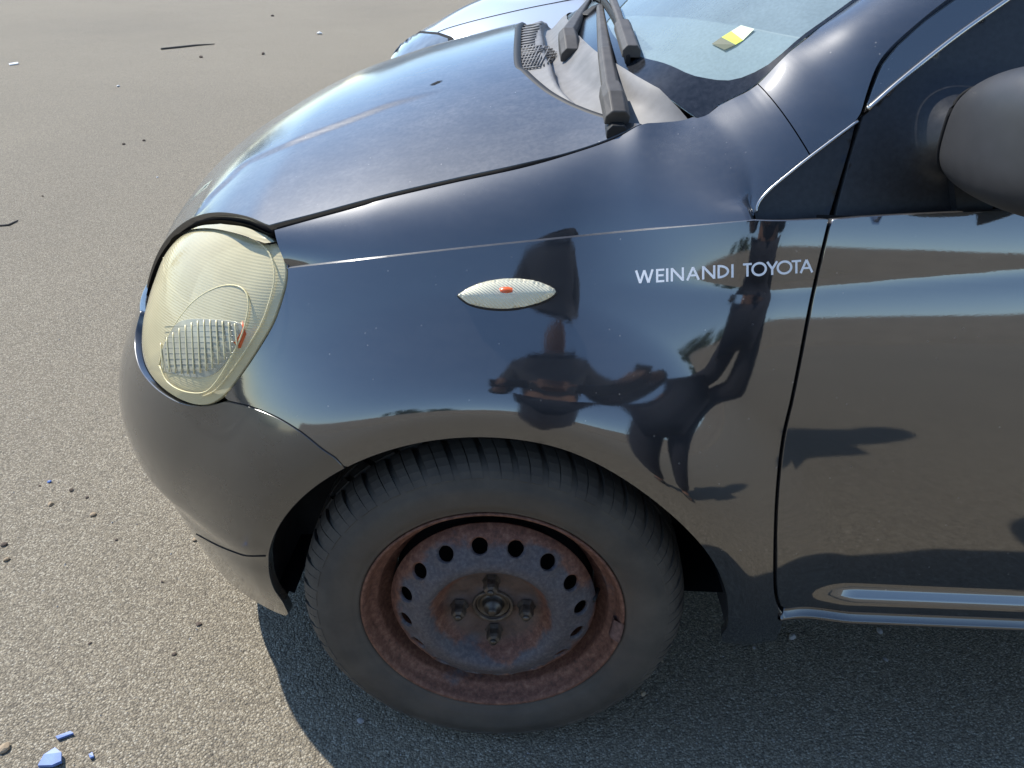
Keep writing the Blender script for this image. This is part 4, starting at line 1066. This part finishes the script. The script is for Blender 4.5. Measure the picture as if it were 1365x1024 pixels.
# ------------------------------------------------------------------ loose bits on the ground
plain('pebble_tan', (.36, .28, .19), .85, .2, noise=.3, nscale=90); plain('pebble_grey', (.30, .29, .28), .85, .2, noise=.3, nscale=90)
plain('pebble_dark', (.13, .10, .078), .85, .2, noise=.3, nscale=90); plain('plastic_blue', (.09, .17, .42), .45, .5, noise=.2, nscale=50)
plain('plastic_pale', (.62, .62, .6), .5, .4); plain('dry_stick', (.09, .08, .07), .85, .2, noise=.3, nscale=60)
def pebble_mesh(seed, flat=.6):
    rnd = random.Random(seed); bm = bmesh.new(); bmesh.ops.create_icosphere(bm, subdivisions=2, radius=1.0)
    ax = [Vector((rnd.uniform(-1, 1), rnd.uniform(-1, 1), rnd.uniform(-1, 1))).normalized() for _ in range(9)]; cut = [rnd.uniform(.62, .9) for _ in ax]
    for v in bm.verts:
        for a, c in zip(ax, cut):
            d = v.co.dot(a)
            if d > c: v.co -= a*(d-c)
        v.co.z *= flat; v.co.x *= 1.15
    me = bpy.data.meshes.new('pebble'); bm.to_mesh(me); bm.free(); return me
PM = {}
def pebble(u, v, r, mat, label, cat='pebble', seed=0, name='pebble'):
    key = (mat, seed % 4)
    if key not in PM: PM[key] = pebble_mesh(seed % 4+3)
    p = at(u, v, Z=0); o = link(name, PM[key], mat, None)
    r *= .85; o.location = (p[0], p[1], r*.42); o.scale = (r, r*random.uniform(.75, 1), r); o.rotation_euler = (0, 0, random.uniform(0, 6))
    return tag(o, label, cat, 'loose stones on the asphalt')
dk_l = 'tiny dark brown chip lying loose on the sunlit asphalt'
for i, (u, v, r, m_, l) in enumerate([
    (7, 999, .011, 'pebble_tan', 'pale tan stone beside the blue plastic shard on the asphalt'),
    (66, 643, .006, 'plastic_blue', 'tiny blue plastic crumb among brown stones on the asphalt'),
    (95, 654, .007, 'pebble_dark', 'dark brown stone chip beside the tiny blue crumb on the asphalt'), (68, 673, .008, 'pebble_tan', 'tan stone chip just out from the blue crumb on the asphalt'), (124, 687, .008, 'pebble_tan', 'tan stone chip of the little cluster closest to the bumper'), (116, 664, .005, 'pebble_dark', 'small dark chip of the little cluster, toward the bumper'), (53, 648, .004, 'pebble_dark', 'dark speck on the outer side of the tiny blue crumb'),
    (9, 747, .008, 'pebble_tan', 'tan stone chip paired with a dark chip on open asphalt'), (6, 727, .008, 'pebble_dark', 'dark chip paired with a tan stone chip on open asphalt'), (260, 720, .007, 'pebble_tan', 'small tan stone against the lower lip of the bumper'),
    (265, 833, .006, 'pebble_dark', dk_l), (216, 776, .004, 'pebble_dark', dk_l), (155, 720, .004, 'pebble_dark', dk_l), (232, 873, .005, 'pebble_dark', dk_l), (120, 858, .004, 'pebble_dark', dk_l),
    (481, 962, .0075, 'pebble_grey', 'small grey stone in the shade in front of the tyre'),
    (397, 772, .006, 'pebble_grey', 'small grey stone in the shade inside the wheel arch'),
    (857, 926, .006, 'pebble_tan', 'tan crumb in the shade behind the tyre'), (882, 882, .004, 'pebble_tan', 'tiny tan grit beside the tyre wall in the shade'),
    (1056, 850, .010, 'pebble_grey', 'pale grey stone in the shade below the door gap'), (1172, 842, .009, 'pebble_grey', 'pale chalky crumb in the shade under the sill'),
    (1005, 864, .005, 'pebble_grey', 'tiny white grit in the shade under the fender corner'), (1180, 880, .006, 'pebble_grey', 'small white crumb lying out from the sill in the shade'),
    (57, 262, .008, 'pebble_dark', 'dark chip alone on the far asphalt beyond the bonnet'), (192, 188, .014, 'pebble_dark', 'black crumb with a neighbour on the asphalt beyond the bonnet'), (165, 193, .014, 'pebble_dark', 'black flat crumb on the asphalt beyond the bonnet'),
    (268, 77, .03, 'pebble_dark', 'small black scrap beside the thin stick on the asphalt'), (351, 73, .035, 'pebble_dark', 'small black scrap far out on the asphalt'),
    (363, 22, .04, 'pebble_dark', 'dark scrap at the far end of the asphalt'), (158, 116, .02, 'plastic_pale', 'pale scrap on the asphalt left of the stick'),
    (426, 46, .05, 'plastic_pale', 'white scrap far out on the asphalt'), (210, 237, .008, 'plastic_pale', 'white crumb on the asphalt beyond the bonnet')]):
    pebble(u, v, r, m_, l, 'pebble' if 'pebble' in m_ else 'scrap', i, 'pebble' if 'pebble' in m_ else 'plastic_scrap')
def shard(px, h, mat, label, name='plastic_shard', tilt=.0003):
    P = [at(u, v, Z=0) for u, v in px]; P = [p+[0, 0, .001+tilt*k] for k, p in enumerate(P)]
    o = mk(name, prism(P, (0, 0, h)), mat, smooth=False); return tag(o, label, 'scrap')
shard([(52, 1024), (60, 1010), (75, 1001), (84, 1008), (84, 1020), (72, 1026)], .006, 'plastic_blue', 'broken blue plastic shard lying on the sunlit asphalt', tilt=.001)
shard([(75, 984), (95, 977), (99, 980), (78, 988)], .004, 'plastic_blue', 'thin blue plastic sliver near the broken shard')
shard([(119, 1008), (124, 1005), (126, 1011), (121, 1013)], .004, 'plastic_blue', 'small blue plastic fleck near the broken shard')
shard([(12, 86), (24, 84), (25, 86), (13, 88)], .01, 'plastic_pale', 'pale flat scrap far out on the asphalt')
sp = [at(u, v, Z=0)+[0, 0, .011] for u, v in [(215, 66.5), (240, 64), (262, 61.5), (286, 60)]]
tag(mk('stick', tube(sp, [.011, .013, .011, .006], 7), 'dry_stick'), 'thin dark stick lying far out on the asphalt', 'stick')
sp = [at(u, v, Z=0)+[0, 0, .004] for u, v in [(0, 302), (12, 301), (24, 295)]]
tag(mk('twig', tube(sp, [.004, .005, .003], 6), 'dry_stick'), 'short dry twig on the sunlit asphalt', 'twig')
# fine grit: uncountable
rng = np.random.RandomState(4); V, Fc = [], []
for _ in range(2600):
    if rng.rand() < .75: x, y = rng.uniform(-1.6, -.15), rng.uniform(-.2, 2.2)
    else: x, y = rng.uniform(-.4, 1.3), rng.uniform(-.15, .45)
    r = rng.uniform(.0006, .0016)*(1 if rng.rand() < .92 else 1.8); i = len(V); a = rng.uniform(0, 6)
    for k in range(4): V.append((x+r*math.cos(a+k*1.57)*rng.uniform(.7, 1.3), y+r*math.sin(a+k*1.57)*rng.uniform(.7, 1.3), .0))
    V.append((x, y, r*1.1)); Fc += [(i, i+1, i+4), (i+1, i+2, i+4), (i+2, i+3, i+4), (i+3, i, i+4)]
gr = mk('grit', (V, Fc), 'pebble_grey', smooth=False); gr['kind'] = 'stuff'; tag(gr, 'fine grit scattered over the asphalt', 'grit')

# ------------------------------------------------------------------ surroundings behind the photographer and beyond the yard (near side seen in the paint; far ring added to dim its reflections)
plain('render_tan', (.36, .31, .25), .85, .2, noise=.12, nscale=1.2); plain('roof_grey', (.20, .19, .18), .8, .2)
plain('door_steel', (.16, .18, .20), .5, .4); plain('pane_dark', (.02, .025, .03), .1, .6)
plain('bark', (.075, .06, .045), .9, .2, noise=.3, nscale=8)
k_ = NT('leaves'); k_.set(**{'Base Color': k_.mix(k_.mapr(k_.noise(3, 3), .35, .65, 0, 1), (.035, .055, .018), (.085, .115, .04)), 'Roughness': .7, 'Specular IOR Level': .2})
def shed(x0, x1, y0, y1, h, label, face):
    o = thing('shed', label, 'building', ((x0+x1)/2, (y0+y1)/2, 0), 'sheds added around the yard'); cx, cy = (x0+x1)/2, (y0+y1)/2
    mk('wall', box(x0-cx, x1-cx, y0-cy, y1-cy, 0, h), 'render_tan', o, smooth=False)
    mk('roof', prism([(x0-cx-.3, y0-cy-.4, h), (x0-cx-.3, 0, h+1.1), (x0-cx-.3, y1-cy+.4, h)], (x1-x0+.6, 0, 0)), 'roof_grey', o, smooth=False)
    yf = (y1-cy) if face > 0 else (y0-cy); n = int((x1-x0)//5)
    for k in range(n):
        xx = x0-cx+2.5+k*(x1-x0-2)/n
        if k % 3 == 1: mk('door', box(xx-1.5, xx+1.5, yf-.05, yf+.06, .02, 3.2), 'door_steel', o, smooth=False)
        else:
            wd_ = mk('window', box(xx-.9, xx+.9, yf-.05, yf+.05, 1.6, 2.8), 'door_steel', o, smooth=False)
            mk('pane', box(xx-.8, xx+.8, yf-.06, yf+.06, 1.7, 2.7), 'pane_dark', wd_, smooth=False)
shed(-14, 26, 52, 62, 5.0, 'low tan shed added beyond the silver car to darken the bonnet reflection', -1)  # added out of view to darken what the bonnet mirrors
def tree_mesh(seed):
    r_ = np.random.RandomState(seed); V, Fc = [], []; cl = [(r_.normal(0, .9), r_.normal(0, .9), 3.6+r_.uniform(-1.2, 1.5)) for _ in range(16)]
    for c in cl:
        for _ in range(110):
            d = r_.normal(0, 1, 3); d /= np.linalg.norm(d); p = np.array(c)+d*r_.uniform(.3, 1.0)*.95; a = r_.normal(0, 1, 3); a /= np.linalg.norm(a); b = np.cross(a, d); b /= np.linalg.norm(b)+1e-9
            i = len(V); s = r_.uniform(.10, .2); V += [p-a*s, p+b*s*.6, p+a*s, p-b*s*.6]; Fc.append((i, i+1, i+2, i+3))
    return V, Fc
def trunk_mesh(seed):
    r_ = np.random.RandomState(seed); parts = [tube([(0, 0, 0), (.05, 0, 1.2), (0, .06, 2.4), (.05, 0, 3.8)], [.17, .13, .10, .04], 8)]
    for k in range(5):
        a = k*1.3; parts.append(tube([(0, 0, 2.0+.2*k), (.6*math.cos(a), .6*math.sin(a), 2.9+.2*k), (1.0*math.cos(a), 1.0*math.sin(a), 3.7+.1*k)], [.06, .04, .015], 6))
    return merge(parts)
protos = []
for k, (x, y, s, l) in enumerate([(-9, -36, 1.1, 'round leafy tree at the yard edge behind the photographer'), (-4.5, -37, .8, 'small leafy tree between two larger ones behind the photographer'), (5, -38, .9, 'broad leafy tree nearest the end of the boundary wall'),
                                  (-15, -38, 1.3, 'tall leafy tree beside the smaller ones behind the photographer'), (-24, 44, 1.4, 'added leafy tree past the end of the low shed across the yard'), (-33, 38, 1.6, 'large added leafy tree on the open side of the yard'), (-40, 22, 1.6, 'added leafy tree standing apart on the open side of the yard'), (-34, -12, 1.5, 'added leafy tree where the open side meets the near edge of the yard'),
                                  (30, 44, 1.3, 'added leafy tree at the other end of the low shed')]):  # far trees are an added ring that dims the mirrored low sky
    t = thing('tree', l, 'tree', (x, y, 0), 'trees round the yard'); t.scale = (s, s, s)
    if k < 3:
        c = mk('crown', tree_mesh(k), 'leaves', t, smooth=False); b_ = mk('trunk', trunk_mesh(k), 'bark', t); protos.append((c, b_))
    else:
        for q in protos[k % 3]:
            d = q.copy(); COL.objects.link(d); d.parent = t
for (x0, y0, x1, y1, l) in [(-45, -34, 40, -34, 'tall tan boundary wall behind the photographer, raised to hide the horizon glow'), (-48, -27, -48, 48, 'low tan boundary wall on the open side of the yard'), (-48, 50, -15, 50, 'low tan boundary wall across the yard beside the low shed')]:  # tall one raised to cover the bright horizon in the reflections
    bx_ = box(min(x0, x1)-.12, max(x0, x1)+.12, min(y0, y1)-.12, max(y0, y1)+.12, 0, 4.2 if 'tall' in l else 1.5); tag(mk('boundary_wall', bx_, 'render_tan', smooth=False), l, 'wall', 'walls round the yard')

# ------------------------------------------------------------------ the photographer (standing behind the lens, mirrored in the fender)
plain('skin', (.20, .105, .068), .55, .4); plain('shirt_dark', (.020, .022, .028), .85, .2, noise=.2, nscale=30); plain('trousers_dark', (.028, .030, .040), .85, .2, noise=.2, nscale=30)
plain('hair_dark', (.02, .014, .01), .6, .4); plain('shoe_dark', (.03, .028, .026), .6, .4); plain('eye_white', (.7, .68, .65), .2, .5); plain('phone_black', (.01, .01, .012), .15, .6)
person = thing('person', 'person in dark shirt and trousers holding a phone up to the car', 'person', (.20, -1.01, 0))
def skin_mesh(name, verts, edges, radii, mat, root=0, sub=2):
    me = bpy.data.meshes.new(name); me.from_pydata([tuple(map(float, v)) for v in verts], edges, []); o = bpy.data.objects.new(name, me); COL.objects.link(o)
    md = o.modifiers.new('skin', 'SKIN'); md.use_smooth_shade = True
    if not me.skin_vertices: me.attributes.new if False else None
    bm = bmesh.new(); bm.from_mesh(me); lay = bm.verts.layers.skin.verify(); bm.verts.ensure_lookup_table()
    for i, v in enumerate(bm.verts):
        r = radii[i]; v[lay].radius = (r, r) if np.isscalar(r) else r; v[lay].use_root = (i == root)
    bm.to_mesh(me); bm.free()
    s_ = o.modifiers.new('sub', 'SUBSURF'); s_.levels = sub; s_.render_levels = sub
    me.materials.append(MATS[mat]); o.parent = person; return o
PO = np.array([.20, -1.01, 0]); ph = CAM-CM[2]*.016          # phone just behind the lens
hl_, hr_ = ph+CM[0]*-.085-PO, ph+CM[0]*.085-PO
# joints in the person's own frame (facing +Y)
J = {'pel': (0, 0, .93), 'sp': (0, .0, 1.12), 'ch': (0, .01, 1.30), 'nk': (0, .03, 1.46), 'hd': (-.01, .06, 1.53), 'hd2': (-.02, .075, 1.62), 'hd3': (-.02, .06, 1.70),
     'sl': (-.18, .0, 1.40), 'sr': (.18, .0, 1.40), 'el': (-.27, -.04, 1.10), 'er': (.25, -.04, 1.10), 'wl': tuple(hl_+[.0, -.055, -.045]), 'wr': tuple(hr_+[.02, -.055, -.045]),
     'pl': tuple(hl_+[.005, -.018, -.012]), 'pr': tuple(hr_+[-.005, -.018, -.012]),
     'hpl': (-.09, 0, .90), 'hpr': (.09, 0, .90), 'kl': (-.12, .03, .49), 'kr': (.12, .04, .49), 'al': (-.13, -.02, .085), 'ar': (.14, -.01, .085), 'tl': (-.15, .13, .035), 'tr': (.17, .14, .035)}
nm = list(J); ix = {n: i for i, n in enumerate(nm)}
E_ = [('pel', 'sp'), ('sp', 'ch'), ('ch', 'nk'), ('nk', 'hd'), ('hd', 'hd2'), ('hd2', 'hd3'), ('ch', 'sl'), ('ch', 'sr'), ('sl', 'el'), ('sr', 'er'), ('el', 'wl'), ('er', 'wr'), ('wl', 'pl'), ('wr', 'pr'), ('pel', 'hpl'), ('pel', 'hpr'), ('hpl', 'kl'), ('hpr', 'kr'), ('kl', 'al'), ('kr', 'ar'), ('al', 'tl'), ('ar', 'tr')]
Rr = {'pel': (.165, .125), 'sp': (.160, .125), 'ch': (.175, .125), 'nk': .056, 'hd': .066, 'hd2': (.083, .098), 'hd3': .062, 'sl': .062, 'sr': .062, 'el': .042, 'er': .042, 'wl': .028, 'wr': .028, 'pl': .026, 'pr': .026, 'hpl': .095, 'hpr': .095, 'kl': .066, 'kr': .066, 'al': .042, 'ar': .042, 'tl': .034, 'tr': .034}
V_ = [J[n] for n in nm]; EE = [(ix[a], ix[b]) for a, b in E_]; RR = [Rr[n] for n in nm]
for side, pc in (('l', -1), ('r', 1)):                       # fingers curl round the phone's end, thumb on its back
    base = np.array(J['p'+side]); wst = ix['p'+side]
    for k in range(4):
        z = .024-.016*k; L = (.060, .066, .062, .050)[k]
        a = base+[0, .004, z]; b = a+[pc*.018, .022, 0]; c = b+[-pc*L*.25, .022, .002]; d = c+[-pc*L*.35, -.004, .002]
        i = len(V_); V_ += [a, b, c, d]; RR += [.0095, .009, .0085, .007]; EE += [(wst, i), (i, i+1), (i+1, i+2), (i+2, i+3)]
    a = base+[-pc*.012, -.004, .016]; b = a+[-pc*.022, .0, .012]; c = b+[-pc*.020, .008, .004]; i = len(V_); V_ += [a, b, c]; RR += [.011, .010, .008]; EE += [(wst, i), (i, i+1), (i+1, i+2)]
skin_mesh('body', V_, EE, RR, 'skin')
def cloth(name, keys, edges, grow, mat, cut=None):
    P = [J[k] if isinstance(k, str) else k[0] for k in keys]; R_ = []
    for k in keys:
        r = Rr[k] if isinstance(k, str) else k[1]; R_.append(r+grow if np.isscalar(r) else (r[0]+grow, r[1]+grow))
    return skin_mesh(name, P, edges, R_, mat)
mid = lambda a, b, t: tuple(np.array(J[a])*(1-t)+np.array(J[b])*t)
cloth('shirt', ['pel', 'sp', 'ch', (mid('ch', 'nk', .75), (.075, .07)), 'sl', 'sr', 'el', 'er', (mid('el', 'wl', .55), .040), (mid('er', 'wr', .55), .040)], [(0, 1), (1, 2), (2, 3), (2, 4), (2, 5), (4, 6), (5, 7), (6, 8), (7, 9)], .014, 'shirt_dark')
cloth('trousers', ['pel', 'hpl', 'hpr', 'kl', 'kr', (mid('kl', 'al', .92), .058), (mid('kr', 'ar', .92), .058)], [(0, 1), (0, 2), (1, 3), (2, 4), (3, 5), (4, 6)], .016, 'trousers_dark')
for sd_ in ('l', 'r'):
    a = np.array(J['a'+sd_]); t_ = np.array(J['t'+sd_]); d = t_-a
    skin_mesh('shoe', [a*[1, 1, 0]-d*[.25, .25, 0]+[0, 0, .05], a*[1, 1, 0]+[0, 0, .055], a*[1, 1, 0]+d*[.7, .7, 0]+[0, 0, .045], t_*[1, 1, 0]+[0, 0, .038]], [(0, 1), (1, 2), (2, 3)], [.045, .05, .048, .036], 'shoe_dark')
hc = np.array(J['hd2'])
hv, hf = lathe([(.0005, -1), (.5, -.87), (.87, -.5), (1, 0), (.87, .5), (.5, .87), (.0005, 1)], 24)
mk('hair', ([tuple(hc+[0, -.018, .040]+np.array([q[0]*.088, q[1]*.100, q[2]*.082])) for q in hv], hf), 'hair_dark', person)
for sx in (-1, 1):
    mk('eye', ([tuple(hc+[sx*.032, .088, .005]+np.array(q)*.012) for q in hv], hf), 'eye_white', person)
    mk('ear', ([tuple(hc+[sx*.085, .0, -.005]+np.array([q[0]*.010, q[1]*.018, q[2]*.032])) for q in hv], hf), 'skin', person)
mk('nose', ([tuple(hc+[0, .100, -.020]+np.array([q[0]*.014, q[1]*.020, q[2]*.024])) for q in hv], hf), 'skin', person)
mk('mouth', ([tuple(hc+[0, .088, -.055]+np.array([q[0]*.024, q[1]*.010, q[2]*.006])) for q in hv], hf), 'skin', person)
pv, pf = box(-.080, .080, -.038, .038, -.0045, .0045)
phn = mk('phone', ([tuple(ph+CM[0]*(x-.055)+CM[1]*(y+.02)+CM[2]*z) for x, y, z in pv], pf), 'phone_black', smooth=False)
tag(phn, 'black phone held up in the hands of the person', 'phone'); bevel_obj(phn, .003)
